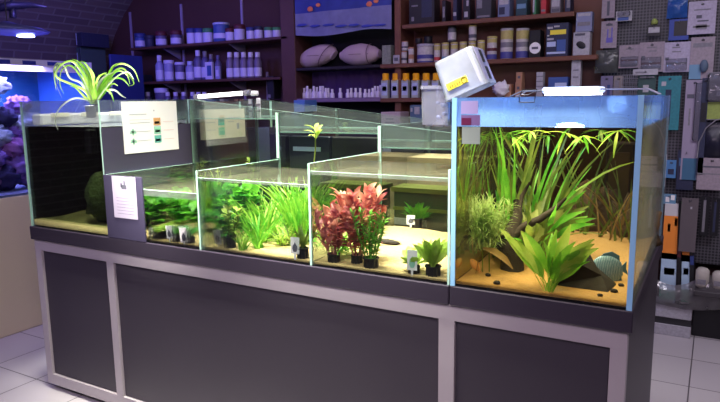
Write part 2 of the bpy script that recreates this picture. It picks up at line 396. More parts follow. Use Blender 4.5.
# ------------------------------------------------------------------ glass tanks
G = .008
Hh = H0
def pane(parent, name, a, b, za, zb=None, axis='x', z0=0, mats=None, film_z=None, th=G):
    """upright pane; axis x runs a->b in x at fixed y; axis y runs a->b in y at fixed x. a,b=(x,y). za,zb: top at either end.
    film_z: above this height the faces carry the film material (index 2)"""
    zb = za if zb is None else zb
    mb = MB(); lv = [z0]
    def P(u, h, o):
        x = a[0]+(b[0]-a[0])*u; y = a[1]+(b[1]-a[1])*u
        return (x, y+o, Hh+h) if axis == 'x' else (x+o, y, Hh+h)
    segs = [(z0, z0, film_z, film_z, 0), (film_z, film_z, za, zb, 2)] if film_z else [(z0, z0, za, zb, 0)]
    for (l0, l1, h0, h1, mi) in segs:
        q = [P(0, l0, 0), P(1, l1, 0), P(1, h1, 0), P(0, h0, 0), P(0, l0, th), P(1, l1, th), P(1, h1, th), P(0, h0, th)]
        fs = [(0,1,2,3), (5,4,7,6), (1,5,6,2), (4,0,3,7)]; ms = [mi, mi, 1, 1]
        if mi == 2 or not film_z: fs.append((3,2,6,7)); ms.append(1)
        if mi == 0: fs.append((0,4,5,1)); ms.append(1)
        mb.add(q, fs, ms)
    return mb.build(name, mats or [GLASS, EDGE, GLASSFILM], parent)

# tall tank at the left end
lt = thing('tall_aquarium', 'tall dark glass tank at the left end with sign on its side', 'aquarium', (0,0,0))
GB = [GLASS, EDGE, GREYFILM]
pane(lt, 'front_pane', (LX+.01, .006), (-2.2, .006), .614, mats=[clear('dull_glass', (.95, .98, .97), refl=.3), EDGE, clear('faint_grey_film', (.93, .96, 1), refl=.5, film=.05)], film_z=.497)
pane(lt, 'side_pane', (LX+.01, .0145), (LX+.01, 1.10), .614, axis='y', mats=GB, film_z=.497)
pane(lt, 'side_pane', (-2.208, .0145), (-2.208, 1.10), .614, axis='y', mats=GB, film_z=.497)
pane(lt, 'back_pane', (LX+.0185, 1.092), (-2.209, 1.092), .614, mats=GB, film_z=.497)
MB().box((LX+.0185, .015, Hh), (-2.209, 1.09, Hh+.006)).build('base_pane', GLASS, lt)
MB().box((-2.1995, .012, Hh+.001), (-2.1945, .55, Hh+.491)).build('side_backing', SLATE, lt)
MB().box((LX+.0184, .016, Hh+.007), (LX+.0224, 1.09, Hh+.49)).build('side_backing', DARK, lt)
MB().box((LX+.023, 1.086, Hh+.007), (-2.21, 1.0915, Hh+.49)).build('back_backing', DARK, lt)

# bank of six plant tanks in two stepped rows
bk = thing('plant_tank_bank', 'bank of six stepped plant tanks of clear glass in two rows', 'aquarium', (0,0,0))
CX = [-2.1935, -1.64, -1.095, -.5585]
WF = [.205, .287, .336]; WB = [.512, .450, .390]
FT = [.232, .298, .349]                          # front panes' tops
for k in range(3):
    x0 = CX[k]+(.0005 if k == 0 else G+.0005)
    pane(bk, 'front_pane', (x0, .006), (CX[k+1]-.0005, .006), FT[k], film_z=WF[k])
for k, zt in ((0, .285), (1, .325), (2, .376), (3, .376)):
    pane(bk, 'divider_pane', (CX[k] if k else CX[0]+.0006, .006 if k else .015), (CX[k] if k else CX[0]+.0006, .551), zt, axis='y', film_z=([.205]+WF)[k], th=G if k < 3 else .0075)
zs = lambda x: .614-(x+2.19)*.1065               # the long sloped rims
pane(bk, 'long_pane', (-2.193, .5515), (-.552, .5515), zs(-2.193), zs(-.552), film_z=None)
pane(bk, 'back_pane', (-2.193, 1.092), (-.552, 1.092), zs(-2.193), zs(-.552)-.0, film_z=None)
for k, zt in ((1, .545), (2, .488)):
    pane(bk, 'divider_pane', (CX[k], .561), (CX[k], 1.0915), zt, axis='y', film_z=WB[k])
    MB().box((CX[k]-.003, .5475, Hh+.33), (CX[k]+G+.003, .551, Hh+zt+(.0 if k == 1 else .0))).build('corner_strip', EDGE, bk)
for k in range(3):                               # lime film above the water in the rear row, on the long pane's inner face
    xa, xb = CX[k]+(G if k else 0)+.002, CX[k+1]-.002
    for nm, y in (('lime_film', .5605), ('lime_film', 1.0905)):
        m = MB(); m.add([(xa, y, Hh+WB[k]), (xb, y, Hh+WB[k]), (xb, y, Hh+zs(xb)-.004), (xa, y, Hh+zs(xa)-.004)], [(0,1,2,3)])
        m.build(nm, LIMEFILM, bk)
for k, (x, z) in enumerate(((-2.09, .60), (-1.645, .548), (-1.10, .489))):
    MB().box((x, 1.082, Hh+WB[k]-.06), (x+.010, 1.0895, Hh+z)).build('corner_strip', EDGE, bk)
for k in range(3):                               # pale strips painting in the bright meniscus lines of the rear row
    MB().box((CX[k]+(G if k else 0)+.003, .5606, Hh+WB[k]+.001), (CX[k+1]-.003, .5680, Hh+WB[k]+.006)).build('meniscus_line', EDGE, bk)
    MB().box((CX[k]+(G if k else 0)+.011, 1.083, Hh+WB[k]+.001), (CX[k+1]-.003, 1.0890, Hh+WB[k]+.005)).build('meniscus_line', EDGE, bk)
# black board facing the aisle on the first small tank
MB().box((-2.192, -.0005, Hh+.002), (-1.948, .0055, Hh+.285)).build('front_board', SLATE, bk)

# corner tank at the right end
bt = thing('corner_aquarium', 'big planted corner aquarium with blue silicone edges at the right end', 'aquarium', (0,0,0))
BBM = [GLASS, BEDGE, BLUEFILM]
FBM = [GLASS, BEDGE, clear('front_glass_blue_lit_splash', (.90, .96, 1), refl=.6, film=.32, filmcol=(.36, .60, 1))]  # front splash haze, blue lamp light mixed into the film colour
pane(bt, 'front_pane', (BX+.008, .006), (-.008, .006), .60, mats=FBM, film_z=.512)
pane(bt, 'side_pane', (-.016, .0145), (-.016, 1.10), .60, axis='y', mats=[clear('side_glass_with_haze', (.86, .88, .86), refl=.25, film=.34, filmcol=(.46, .46, .42)), BEDGE, BLUEFILM], film_z=.512)
pane(bt, 'side_pane', (BX+.008, .0145), (BX+.008, 1.10), .60, axis='y', mats=[GLASSFILM, BEDGE, BLUEFILM], film_z=.512)
pane(bt, 'back_pane', (BX+.0165, 1.0915), (-.017, 1.0915), .60, mats=[HAZEGLASS, BEDGE, BLUEFILM], film_z=.512)
MB().box((BX+.0165, .015, Hh), (-.017, 1.091, Hh+.006)).build('base_pane', GLASS, bt)
for x in (BX+.004, -.019):
    MB().box((x, .0008, Hh+.001), (x+.015, .0056, Hh+.60)).build('silicone_edge', BEDGE, bt)
def gcard(nm, x0, y0, x1, y1, m_, y=.0044, par=None):
    p0, p1 = W(x0, (y0+y1)/2, Y=y), W(x1, (y0+y1)/2, Y=y); za, zb = W((x0+x1)/2, y1, Y=y).z, W((x0+x1)/2, y0, Y=y).z
    return MB().box((p0.x, y, za), (p1.x, y+.0012, min(zb, Hh+.598))).build(nm, m_, par or bt)
gcard('notice_card', 461, 101, 478, 114, mat('lilac_card', (.30, .25, .50), .6))
c_ = gcard('instrument_strip', 461, 115, 480, 125.5, mat('violet_card', (.14, .08, .22), .6))
gcard('display', 461.5, 118, 471, 125, mat('dark_red_panel', (.10, .01, .05), .4), .0028, c_)
gcard('thermometer_label', 462, 127, 480, 144, mat('grey_label', (.20, .23, .22), .6))

# waters
def water(name, x0, x1, y0, y1, zt, label, top, side, z0=.012):
    mb = MB(); mb.box((x0, y0, Hh+z0), (x1, y1, Hh+zt)); mb.m[:] = [1, 0, 1, 1, 1, 1]
    o = mb.build(name, [top, side]); return tag(o, label, 'water', kind='stuff')
water('water', LX+.0235, -2.2095, .0155, 1.085, .495, 'dark still water in the tall left tank', clear('dark_water_sheen', (.6, .62, .6), refl=1.0, film=.85, filmcol=(.90, .92, .90), ior=1.5, ripple=.10), DARKW_SIDE, .045)  # near-white film paints in light reflected by the surface
wn = ['front row first', 'front row middle', 'front row right']
for k in range(3):
    water('water', CX[k]+(.0095 if k else .012), CX[k+1]-.001, .0155, .550, WF[k], 'clear water in the %s plant tank' % wn[k], WATER, WATER_SIDE, .004)
    water('water', CX[k]+(.0095 if k else .003), CX[k+1]-.001, .5615, 1.0895, WB[k], 'clear water in the %s plant tank' % wn[k].replace('front', 'rear'), WATER, WATER_SIDE, .004)
water('water', BX+.0175, -.018, .0155, 1.090, .512, 'amber tinted water in the big corner aquarium', AMBER, AMBER_SIDE, .008)

# ------------------------------------------------------------------ sand beds
def sandz(kind, x, y):
    n = noise.noise(Vector((x*5, y*5, kind)))*.012 + noise.noise(Vector((x*18, y*18, kind)))*.004
    base = {1: .013, 2: .013+.02*y, 3: .013+.16*max(0, y-.06)*.55, 4: .015+.05*max(0, y-.05), 5: .035, 6: .03}[kind]
    fade = min(1, max(0, (y % 5)-.01)*12) if kind < 5 else 1
    return base + n*min(1, max(.15, (y-.015)*6))
def sand(kind, x0, x1, y0, y1, m, label):
    nx, ny = 22, 28; mb = MB(); vs = []
    for j in range(ny+1):
        for i in range(nx+1):
            x = x0+(x1-x0)*i/nx; y = y0+(y1-y0)*j/ny; vs.append((x, y, Hh+sandz(kind, x, y)))
    fs = [(j*(nx+1)+i, j*(nx+1)+i+1, (j+1)*(nx+1)+i+1, (j+1)*(nx+1)+i) for j in range(ny) for i in range(nx)]
    n0 = len(vs)
    vs += [(x0+(x1-x0)*i/nx, y0, Hh+.0062) for i in range(nx+1)] + [(x0+(x1-x0)*i/nx, y1, Hh+.0062) for i in range(nx+1)]
    fs += [(n0+i, n0+i+1, i+1, i) for i in range(nx)]
    mb.add(vs, fs); o = mb.build('sand_bed', m, smooth=True)
    return tag(o, label, 'sand', kind='stuff')
sand(1, CX[0]+.012, CX[1]-.002, .0155, .549, SAND, 'pale sand floor of the first front plant tank')
sand(2, CX[1]+.01, CX[2]-.002, .0155, .549, SAND, 'pale sand floor of the middle front plant tank')
sand(3, CX[2]+.01, CX[3]-.002, .0155, .549, SAND, 'pale sand floor rising to the back of the right plant tank')
sand(4, BX+.018, -.0185, .0155, 1.089, OSAND, 'orange-lit sand floor of the big corner aquarium')
sand(5, LX+.024, -2.2105, .0155, 1.084, mat('yellow_sand', (.50, .40, .15), .9, bump=.4, scale=90, var=.2), 'yellowish sand floor of the tall left tank')
for k in range(3):
    sand(6, CX[k]+.01, CX[k+1]-.002, .563, 1.088, DSAND, 'brown sand floor of the rear row %s plant tank' % ['left', 'middle', 'right'][k])
def onsand(px, py, kind):
    z = .03
    for _ in range(6):
        p = W(px, py, Z=Hh+z); z = sandz(kind, p.x, p.y)
    return Vector((p.x, p.y, Hh+z))

# ------------------------------------------------------------------ plants
TOCAM = -_f
U = random.uniform
def leaf(mb, base, az, el, L, wd, droop=.6, n=6, mi=0, shape='sword', twist=0, fold=.25, petiole=.0):
    p = Vector(base); pts = [p.copy()]; e = el
    for i in range(n):
        d = Vector((math.cos(az)*math.cos(e), math.sin(az)*math.cos(e), math.sin(e)))
        p = p + d*(L/n); pts.append(p.copy()); e -= droop/n; az += twist/n
    ws = []
    for i in range(n+1):
        t = i/n
        if shape == 'sword': q = math.sin(PI*min(1, max(0, (t-petiole)/(1-petiole)))**.8)*.95+.06
        elif shape == 'grass': q = (1-t**3)*.9+.05
        else:
            q = math.sin(PI*min(1, max(0, (t-petiole)/(1-petiole))))**.6 if t > petiole else .08
        ws.append(wd*q*.5+.0004)
    hint = Vector((-math.cos(az)*math.sin(el-.3), -math.sin(az)*math.sin(el-.3), math.cos(el-.3)))
    if abs(math.sin(el)) > .85: hint = hint*.4 + TOCAM
    mb.ribbon(pts, ws, hint, mi, fold)
def pot(parent, r=.024, h=.045, m=POT):
    mb = MB(); mb.lathe([(r*.72, 0), (r*.95, h*.9), (r*1.1, h*.9), (r*1.1, h), (r*.85, h), (r*.8, h*.8)], seg=14)
    for k in range(10):
        a = 2*PI*k/10; mb.box((r*.86*math.cos(a)-.002, r*.86*math.sin(a)-.002, h*.1), (r*.9*math.cos(a)+.002, r*.9*math.sin(a)+.002, h*.85))
    return mb.build('pot', m, parent, smooth=False)
def plant_tag(parent, loc, w_=.022, h=.05, tilt=.2, rz=0.0, dark=INK):
    w_ *= 1.35; h *= 1.25; loc = (loc[0], loc[1], loc[2]-.012)
    mb = MB(); T = Matrix.Translation(loc) @ Matrix.Rotation(rz, 4, 'Z') @ Matrix.Rotation(tilt, 4, 'X')
    mb.box((-w_/2, -.0006, 0), (w_/2, .0006, h), 0, T); mb.box((-w_*.12, -.0006, -h*.35), (w_*.12, .0006, 0), 0, T)
    o = mb.build('plant_tag', WHITE, parent)
    mb = MB(); mb.add([T @ Vector((x*w_, -.0009, z*h)) for x, z in ((-.16, .12), (.16, .12), (.30, .30), (.26, .48), (.12, .58), (.0, .72), (-.12, .58), (-.26, .48), (-.30, .30))], [tuple(range(9))])
    mb.build('tag_print', dark, o)
def plant(name, label, cat, loc, build, mats, potr=None, poth=.045, tagp=None, group=None, seed=0):
    random.seed(seed); t = thing(name, label, cat, loc, group)
    z = 0
    if potr: pot(t, potr, poth); z = poth*.8
    mb = MB(); build(mb, z)
    # leaves bend along the glass and the water surface instead of passing through them
    x, y = loc[0], loc[1]; front = y < .555
    if x > -.545: lo, hi, top = (BX+.020, .018), (-.020, 1.086), .508
    else:
        k_ = max(i for i in range(3) if x > CX[i]-.02)
        lo = (CX[k_]+.014, .018 if front else .565); hi = (CX[k_+1]-.004, .547 if front else 1.085)
        top = (WF if front else WB)[k_]-.004 if name != 'emergent_sprout' else 9
    nv = []
    for vx, vy, vz in mb.v:
        nv.append((min(hi[0]-U(0, .004), max(lo[0]+U(0, .004), vx+loc[0]))-loc[0], min(hi[1]-U(0, .004), max(lo[1]+U(0, .004), vy+loc[1]))-loc[1], min(vz+loc[2], Hh+top-U(0, .006))-loc[2]))
    mb.v = nv
    mb.build('foliage', mats, t, smooth=True)
    if tagp: plant_tag(t, *tagp) if isinstance(tagp, tuple) else None
    return t
def rosette(n, L, wd, el=(.5, 1.4), droop=.8, shape='sword', pet=.2, mi=(0,), spread=.005, twist=.3, azs=None):
    def b(mb, z):
        for i in range(n):
            az = U(0, 2*PI) if azs is None else U(*azs)
            leaf(mb, (U(-spread, spread), U(-spread, spread), z), az, U(*el), L*U(.65, 1.1), wd*U(.75, 1.15), droop*U(.6, 1.3), 7,
                 random.choice(mi), shape, U(-twist, twist), .25, pet)
    return b
def bushy(stems, h, Ll, wd, rad, per=7, mi=(0,), shape='oval', lean=.35, pet=.15, el=(.1, .7)):
    """upright stems carrying whorls of leaves"""
    def b(mb, z):
        for s_ in range(stems):
            a = U(0, 2*PI); q = U(0, rad); hh = h*U(.7, 1.05)
            p0 = Vector((q*.5*math.cos(a), q*.5*math.sin(a), z)); p1 = Vector((q*math.cos(a)*(1+lean), q*math.sin(a)*(1+lean), z+hh))
            mb.tube([p0, (p0+p1)/2+Vector((U(-.005, .005), U(-.005, .005), 0)), p1], [.0022, .0018, .0012], 5, mi[0])
            nl = max(3, int(per*hh/.1))
            for j in range(nl):
                t = (j+1)/nl; c = p0.lerp(p1, .12+.88*t)
                leaf(mb, c, U(0, 2*PI), U(*el)+t*.5, Ll*U(.7, 1.15), wd*U(.8, 1.15), .8, 5, random.choice(mi), shape, U(-.3, .3), .3, pet)
    return b

# -- first front tank (150..200 px): broad leaved bush and three small pots
def at(px, py, kind, ymin=.040):
    p = onsand(px, py, kind)
    if p.y < ymin:
        p = W(px, py, Y=ymin); p = Vector((p.x, ymin, Hh+sandz(kind, p.x, ymin)))
    return Vector((p.x, p.y, p.z-.004))
bush1 = lambda n, h, L, wd: bushy(n, h, L, wd, .05, 9, (0, 1, 1), 'oval', .5)
for k, (x, y, n_, h_, lb_) in enumerate(((-2.12, .19, 9, .14, 'deep green broadleaf bush behind the notice board edge of the first plant tank'),
    (-2.00, .24, 10, .15, 'deep green broadleaf bush in the middle of the first plant tank'), (-1.86, .22, 9, .14, 'deep green broadleaf bush left of the first glass divider'),
    (-2.10, .32, 9, .15, 'dark broadleaf bush in the back left corner of the first plant tank'), (-1.78, .33, 10, .15, 'broadleaf bush seen through the first glass divider, nearer the back'),
    (-1.715, .24, 8, .14, 'broadleaf bush pressed against the first glass divider'))):
    plant('broadleaf_bush', lb_, 'plant', (x, y, Hh+.02), bushy(max(5, n_-3), h_-.015, .066, .042, .05, 7, (0, 0, 1), 'oval', .3), [LG_A, LG_B], seed=101+k, group='broadleaf bushes in the first plant tank')
plant('potted_plant', 'small potted yellow-green plant beside the dark notice board', 'plant', at(158, 241, 1), rosette(16, .05, .026, (.2, 1.2), .8, 'oval', .3), [LG_Y], .022, .034, ((-.02, -.02, .03), .018, .028, -.1, .2), seed=4)
plant('potted_plant', 'small black potted plant with white tag leaning left of the first divider', 'plant', at(177, 246, 1), rosette(14, .05, .024, (.2, 1.2), .8, 'oval', .3), [LG_A], .022, .038, ((-.012, -.026, .032), .02, .045, .1, .3), seed=5)
plant('potted_plant', 'yellowish potted plant behind the leaning white tag pot', 'plant', at(168, 238, 1), rosette(14, .06, .028, (.5, 1.3), .7, 'oval', .3), [LG_Y], .022, .034, seed=6)
plant('potted_plant', 'potted plant with large tilted white tag touching the first glass divider', 'plant', at(190, 247, 1), rosette(12, .06, .02, (.6, 1.4), .6, 'oval', .3), [LG_B], .022, .03, ((-.004, -.026, .022), .022, .055, .25, .55), seed=7)
plant('potted_plant', 'potted plant with upright white tag further back in the first tank', 'plant', at(185, 238, 1), rosette(12, .05, .022, (.4, 1.3), .8, 'oval', .3), [LG_B], .02, .03, ((.0, -.024, .03), .02, .036, .0, .1), seed=8)
# -- middle front tank (200..310 px)
plant('broadleaf_bush', 'tall broadleaf bush at the left of the middle plant tank', 'plant', (-1.565, .22, Hh+.02), bushy(9, .20, .075, .045, .05, 8, (0, 0, 1), 'oval', .2), [LG_A, LG_B], seed=12)
plant('broadleaf_bush', 'low dark broadleaf plant in front right of the first glass divider', 'plant', (-1.585, .10, Hh+.02), bushy(5, .10, .055, .034, .03, 9, (0, 0), 'oval', .2), [LG_B], seed=13)
plant('potted_plant', 'variegated olive potted plant with white tag in the middle tank', 'plant', at(230, 252, 2, .048), bushy(6, .12, .035, .016, .03, 12, (0, 1), 'oval', .6), [LG_O, LG_Y], .025, .05, ((-.045, -.018, .028), .022, .05, .15, .3), seed=14)
def grassclump(n, h, wd, rad, el=(1.1, 1.5), droop=.7): return rosette(n, h, wd, el, droop, 'grass', 0, (0, 0, 1), rad, .6)
plant('tall_grass', 'tall bright eelgrass clump in the middle plant tank, left of centre', 'plant', (-1.46, .20, Hh+.02), grassclump(80, .21, .008, .045, (1.1, 1.5)), [LG_G, LG_Y], seed=15)
plant('tall_grass', 'tallest bright eelgrass clump filling the middle plant tank', 'plant', (-1.38, .36, Hh+.025), grassclump(120, .28, .009, .09, (1.1, 1.5), .6), [LG_G, LG_Y], seed=16)
plant('tall_grass', 'bright eelgrass clump right of the middle in the middle plant tank', 'plant', (-1.30, .25, Hh+.025), grassclump(60, .27, .009, .04, (1.1, 1.5), .4), [LG_G, LG_A], seed=17)
plant('short_grass', 'short grass tuft standing at the front of the middle tank', 'plant', at(243, 254, 2), grassclump(26, .085, .006, .014, (1.0, 1.5)), [LG_G, LG_Y], seed=18)
plant('short_grass', 'medium grass tuft behind the short front tuft', 'plant', at(258, 248, 2), grassclump(26, .15, .008, .015, (.9, 1.5)), [LG_G, LG_A], seed=19)
plant('yellow_grass', 'yellowish low grass spreading at the back right of the middle tank', 'plant', at(292, 243, 2), rosette(110, .13, .006, (.5, 1.4), 1.0, 'grass', 0, (0, 1), .05, .8), [LG_Y, LG_O], seed=20)
plant('potted_plant', 'dark potted plant with white tag beside the second glass divider', 'plant', at(303, 263, 2), rosette(12, .09, .012, (1.0, 1.5), .3, 'sword', .1), [LG_O], .022, .045, ((-.016, -.027, .036), .026, .05, -.05, .2), seed=21)
plant('emergent_sprout', 'young sprout rising out of the water above the middle tank', 'plant', (-1.355, .43, Hh+.03),
      lambda mb, z: (mb.tube([(-.01, 0, 0), (0, 0, .12), (.006, 0, .2), (0, 0, .28), (.012, 0, .36), (.014, 0, .43)], [.003, .003, .003, .003, .0035, .002], 6, 1),
                     [leaf(mb, (.013, 0, .40+.006*i), i*2.4, U(.5, 1.3), .06, .018, .9, 6, 0, 'sword', 0, .25, .1) for i in range(8)],
                     [leaf(mb, (.004, 0, .27), i*2.1, .5, .035, .012, .8, 5, 0, 'sword') for i in range(4)]), [LG_Y, LG_O], seed=22)
# -- right front tank (311..450 px)
def redplant(h, n, rad, L=.06): return bushy(n, h, L, .019, rad, 11, (0, 1, 0), 'sword', 1.0, .05, (.35, 1.1))
plant('red_stem_plant', 'dark maroon red-leaved bunch, left of the two red plants', 'plant', at(334, 269, 3, .052), redplant(.165, 9, .040, .055), [LG_P, LG_R], .023, .034, seed=31)
plant('red_stem_plant', 'tall pinkish red-leaved bunch, right of the two red plants', 'plant', at(357, 268, 3, .075), redplant(.215, 12, .060, .065), [LG_R, LG_P], .021, .034, seed=32)
plant('fine_leaf_plant', 'fine green bunch in a black pot beside the red plants', 'plant', at(371, 274, 3, .046), bushy(11, .17, .026, .009, .050, 20, (0, 1), 'sword', 1.1, .05, (.2, .8)), [LG_A, LG_O], .027, .04, seed=33)
plant('radiating_grass', 'thin grass fanning out behind the second glass divider', 'plant', (-1.18, .32, Hh+.03), rosette(34, .25, .006, (.7, 1.5), .6, 'grass', 0, (0, 1), .03, .4), [LG_G, LG_A], seed=34)
plant('radiating_grass', 'short leafy tuft behind the dark red plant at the divider', 'plant', (-1.035, .14, Hh+.03), rosette(26, .13, .012, (.4, 1.3), .8, 'sword', .05, (0, 1), .03, .4), [LG_A, LG_G], seed=35)
plant('lettuce_plant', 'light green leafy plant with bottle-shaped tag in the right plant tank', 'plant', at(414, 277, 3, .044), rosette(20, .075, .028, (.4, 1.3), .8, 'oval', .2), [LG_Y], .02, .03, ((.004, -.024, .032), .026, .055, -.05, .15, GINK), seed=36)
plant('lettuce_plant', 'light green leafy plant standing at the right end of the plant tanks', 'plant', at(433, 280, 3, .048), rosette(52, .105, .022, (1.05, 1.52), .5, 'oval', .25), [LG_Y], .026, .038, seed=37)
plant('potted_plant', 'compact bright potted plant with white tag at the back of the right tank', 'plant', at(416, 226, 3)+Vector((0,0,-.002)), rosette(70, .085, .012, (.3, 1.45), .6, 'sword', .05, (0, 1), .025), [LG_A, LG_G], .03, .042, ((-.010, -.032, .03), .026, .032, -.05, .3), seed=38)
tag(MB().blob((0,0,0), (.05, .02, .010), .3, seed=5).build('driftwood_piece', DRIFT, loc=at(388, 243, 3)+Vector((0,0,.010)), smooth=True), 'flat brown driftwood piece on sand in the right plant tank', 'driftwood')
# -- rear row
plant('rear_grass', 'green grass growing across the rear left plant tank', 'plant', (-2.0, .66, Hh+.02), rosette(46, .20, .012, (.9, 1.5), .7, 'grass', 0, (0, 1), .12), [LG_A, LG_B], seed=41)
plant('rear_grass', 'darker green grass in the rear left tank near its right divider', 'plant', (-1.80, .68, Hh+.02), rosette(30, .20, .012, (.9, 1.5), .7, 'grass', 0, (0, 1), .07), [LG_B, LG_A], seed=42)
plant('rear_stem_plant', 'yellowish upright stem plant below the mirrored sign', 'plant', (-2.02, .80, Hh+.02), bushy(3, .30, .035, .014, .02, 8, (0,), 'sword', .3), [LG_Y], seed=43)
fs_ = thing('filter_block', 'black filter block filling the rear middle plant tank', 'filter', (-1.36, .62, Hh+.032))
MB().bbox((-.262, 0, 0), (-.03, .05, .40), .004).build('filter_panel', mat('bluish_black_panel', (.012, .016, .03), .35), fs_)
MB().bbox((-.02, 0, 0), (.245, .05, .40), .004).build('filter_panel', BLACK, fs_)
MB().box((-.235, -.006, .33), (-.08, -.0005, .35)).build('label_strip', mat('pale_strip', (.35, .45, .6), .5), fs_)
cr = thing('black_crate', 'black box with lime green bands at the back of the right plant tank', 'box', (-.86, .60, Hh+.034))
MB().bbox((-.19, 0, .0), (.11, .12, .17), .006).build('body', mat('olive_black_box', (.05, .055, .03), .5), cr)
MB().box((-.20, -.004, .165), (.12, .124, .185)).build('rim', mat('olive_band', (.16, .16, .03), .6), cr)
MB().box((-.19, -.005, .085), (.11, -.0005, .10)).build('band', mat('olive_band', (.16, .16, .03), .6), cr)
MB().box((-.185, -.005, .02), (-.03, -.0005, .05)).build('label_strip', LGREY, cr)
dw = MB(); dw.tube([(0, 0, 0), (.02, .01, .12), (-.01, .03, .24), (.01, .05, .33)], [.04, .03, .026, .02], 10)
tag(dw.build('driftwood_stump', DRIFT, loc=(-.715, .66, Hh+.02), smooth=True), 'upright brown driftwood stump in the rear right tank', 'driftwood')
tag(MB().blob((0,0,0), (.075, .13, .15), .25, seed=9).build('moss_mound', MOSS, loc=(-.635, .80, Hh+.16), smooth=True), 'green mossy mound behind the right end plant tank glass', 'moss')
wd_ = MB(); wd_.box((-.22, -.10, 0), (.22, .14, .30)); tag(wd_.build('wooden_crate', mat('pale_tan_board', (.42, .32, .18), .7, var=.3, bump=.3), loc=(-.87, .92, Hh+.03)), 'tan wooden block sunk in the rear right plant tank', 'block')
# tall left tank: dark algae ball
tag(MB().blob((0,0,0), (.12, .11, .13), .18, 5, seed=4).build('algae_ball', mat('dark_algae', (.07, .10, .02), .9, bump=1, scale=60, var=.6), loc=(-2.36, .16, Hh+.155), smooth=True), 'dark round algae ball on the floor of the tall left tank', 'algae')
tr_ = thing('white_trough', 'white plastic trough at the water line inside the tall left tank', 'trough', (0,0,0))
MB().bbox((-2.755, .05, Hh+.497), (-2.68, .68, Hh+.552), .008).build('trough_body', mat('trough_white', (.80, .82, .76), .45), tr_)
for y in (.10, .27, .44): MB().bbox((-2.679, y, Hh+.535), (-2.672, y+.10, Hh+.556), .002).build('trough_lit_patch', mat('lit_patch_cream', (.92, .88, .62), .4), tr_)  # raised cream pieces paint in the warm lit patches on the trough
ib = thing('internal_filter', 'black internal filter high inside the tall left tank', 'filter', (W(89, 158, Y=.10).x, .10, Hh+.36))
MB().bbox((-.03, 0, 0), (.012, .05, .12), .008).build('body', BLACK, ib); MB().box((-.033, .01, .02), (-.0301, .04, .10)).build('grille', GREY, ib)

# ------------------------------------------------------------------ big corner aquarium contents
plant('sword_plant', 'large bright green sword plant in the middle of the corner aquarium', 'plant', at(549, 293, 4), rosette(30, .225, .032, (.8, 1.5), .62, 'sword', .30, (0, 0, 1), .012), [leafmat('sword_green', (.16, .46, .03), (.38, .70, .08)), LG_Y], seed=51)
plant('sword_plant', 'wide olive leaved sword plant left behind the bright one', 'plant', (-.40, .30, Hh+.03), rosette(9, .24, .055, (.9, 1.45), .5, 'sword', .2), [leafmat('olive_pale', (.30, .34, .08), (.42, .48, .14))], seed=52)
plant('eelgrass', 'tall eelgrass on the left side of the corner aquarium reaching the surface', 'plant', (-.47, .34, Hh+.03), rosette(24, .47, .015, (1.35, 1.56), .25, 'grass', 0, (0, 0, 1), .05), [LG_O, LG_A], seed=53)
plant('eelgrass', 'tall eelgrass behind the centre of the corner aquarium', 'plant', (-.385, .46, Hh+.04), rosette(20, .50, .013, (1.3, 1.52), .5, 'grass', 0, (0, 0, 1), .05), [LG_O, LG_A, LG_Y], seed=54)
plant('broad_sword_plant', 'olive broadleaf plant at mid height behind the bright sword plant', 'plant', (-.36, .34, Hh+.04), rosette(34, .30, .026, (.85, 1.45), .8, 'sword', .35, (0, 0, 1), .03), [LG_O, LG_A], seed=55)
plant('eelgrass', 'loose eelgrass strands at the right back of the corner aquarium', 'plant', (-.27, .80, Hh+.05), rosette(8, .46, .009, (1.3, 1.55), .5, 'grass', 0, (0,), .05), [LG_O], seed=56)
# fine leaf bunch on the left
plant('fine_leaf_plant', 'pale fine-leaved bunch floating by the left glass of the corner aquarium', 'plant', (-.475, .13, Hh+.10), bushy(24, .15, .045, .0024, .055, 34, (0,), 'grass', .5, 0, (-.3, 1.3)), [leafmat('pale_fine_leaf', (.34, .52, .14), (.56, .68, .30))], seed=57)
fp = [o for o in COL.objects if o.name.startswith('fine_leaf_plant') and not o.parent][-1]
for (dx, dy, h) in ((-.01, 0, .10), (.01, .01, .11)): MB().tube([(dx, .01+dy, -.08), (dx, dy, -.08+h)], .002, 5).build('stem', LG_O, fp)
# floating plants just below the surface
random.seed(60)
for k in range(9):
    px = 478+k*17.5; p = W(px, 132+U(-2, 5), Y=U(.12, .7)); p.z = min(p.z, Hh+.508)
    mb = MB()
    for i in range(9): leaf(mb, (0, 0, 0), U(0, 2*PI), U(-.9, .15), U(.04, .10), .009, .5, 5, random.choice((0, 1)), 'sword')
    tag(mb.build('floating_plant', [LG_A, LG_Y], loc=(max(-.50, min(-.06, p.x)), max(.07, p.y), p.z), smooth=True), 'floating plant under the corner aquarium surface, %s of nine' % nth(k, 9), 'plant', 'floating plants at the surface of the corner aquarium')
# long arching leaf at right
mb = MB(); pts = [W(574, 192, Y=.42), W(590, 182, Y=.40), W(604, 173, Y=.38), W(620, 166, Y=.36), W(634, 162, Y=.34)]
base = W(540, 245, Y=.42)
mb.ribbon([base, W(556, 215, Y=.43)]+pts, [.0015, .002, .003, .0035, .0035, .003, .001], TOCAM)
tag(mb.build('arching_leaf', LG_Y, smooth=True), 'long thin arching leaf reaching right across the corner aquarium', 'leaf')
mb = MB(); mb.ribbon([W(483, 248, Y=.10), W(494, 251, Y=.10), W(505, 259, Y=.09), W(513, 269, Y=.08)], [.003, .011, .010, .001], TOCAM)
mb.tube([W(483, 248, Y=.10), W(478, 262, Y=.11), W(474, 282, Y=.12)], .0012, 5)
tag(mb.build('brown_leaf', LG_BR, smooth=True), 'fading brown leaf drooping below the pale fine-leaved bunch', 'leaf')
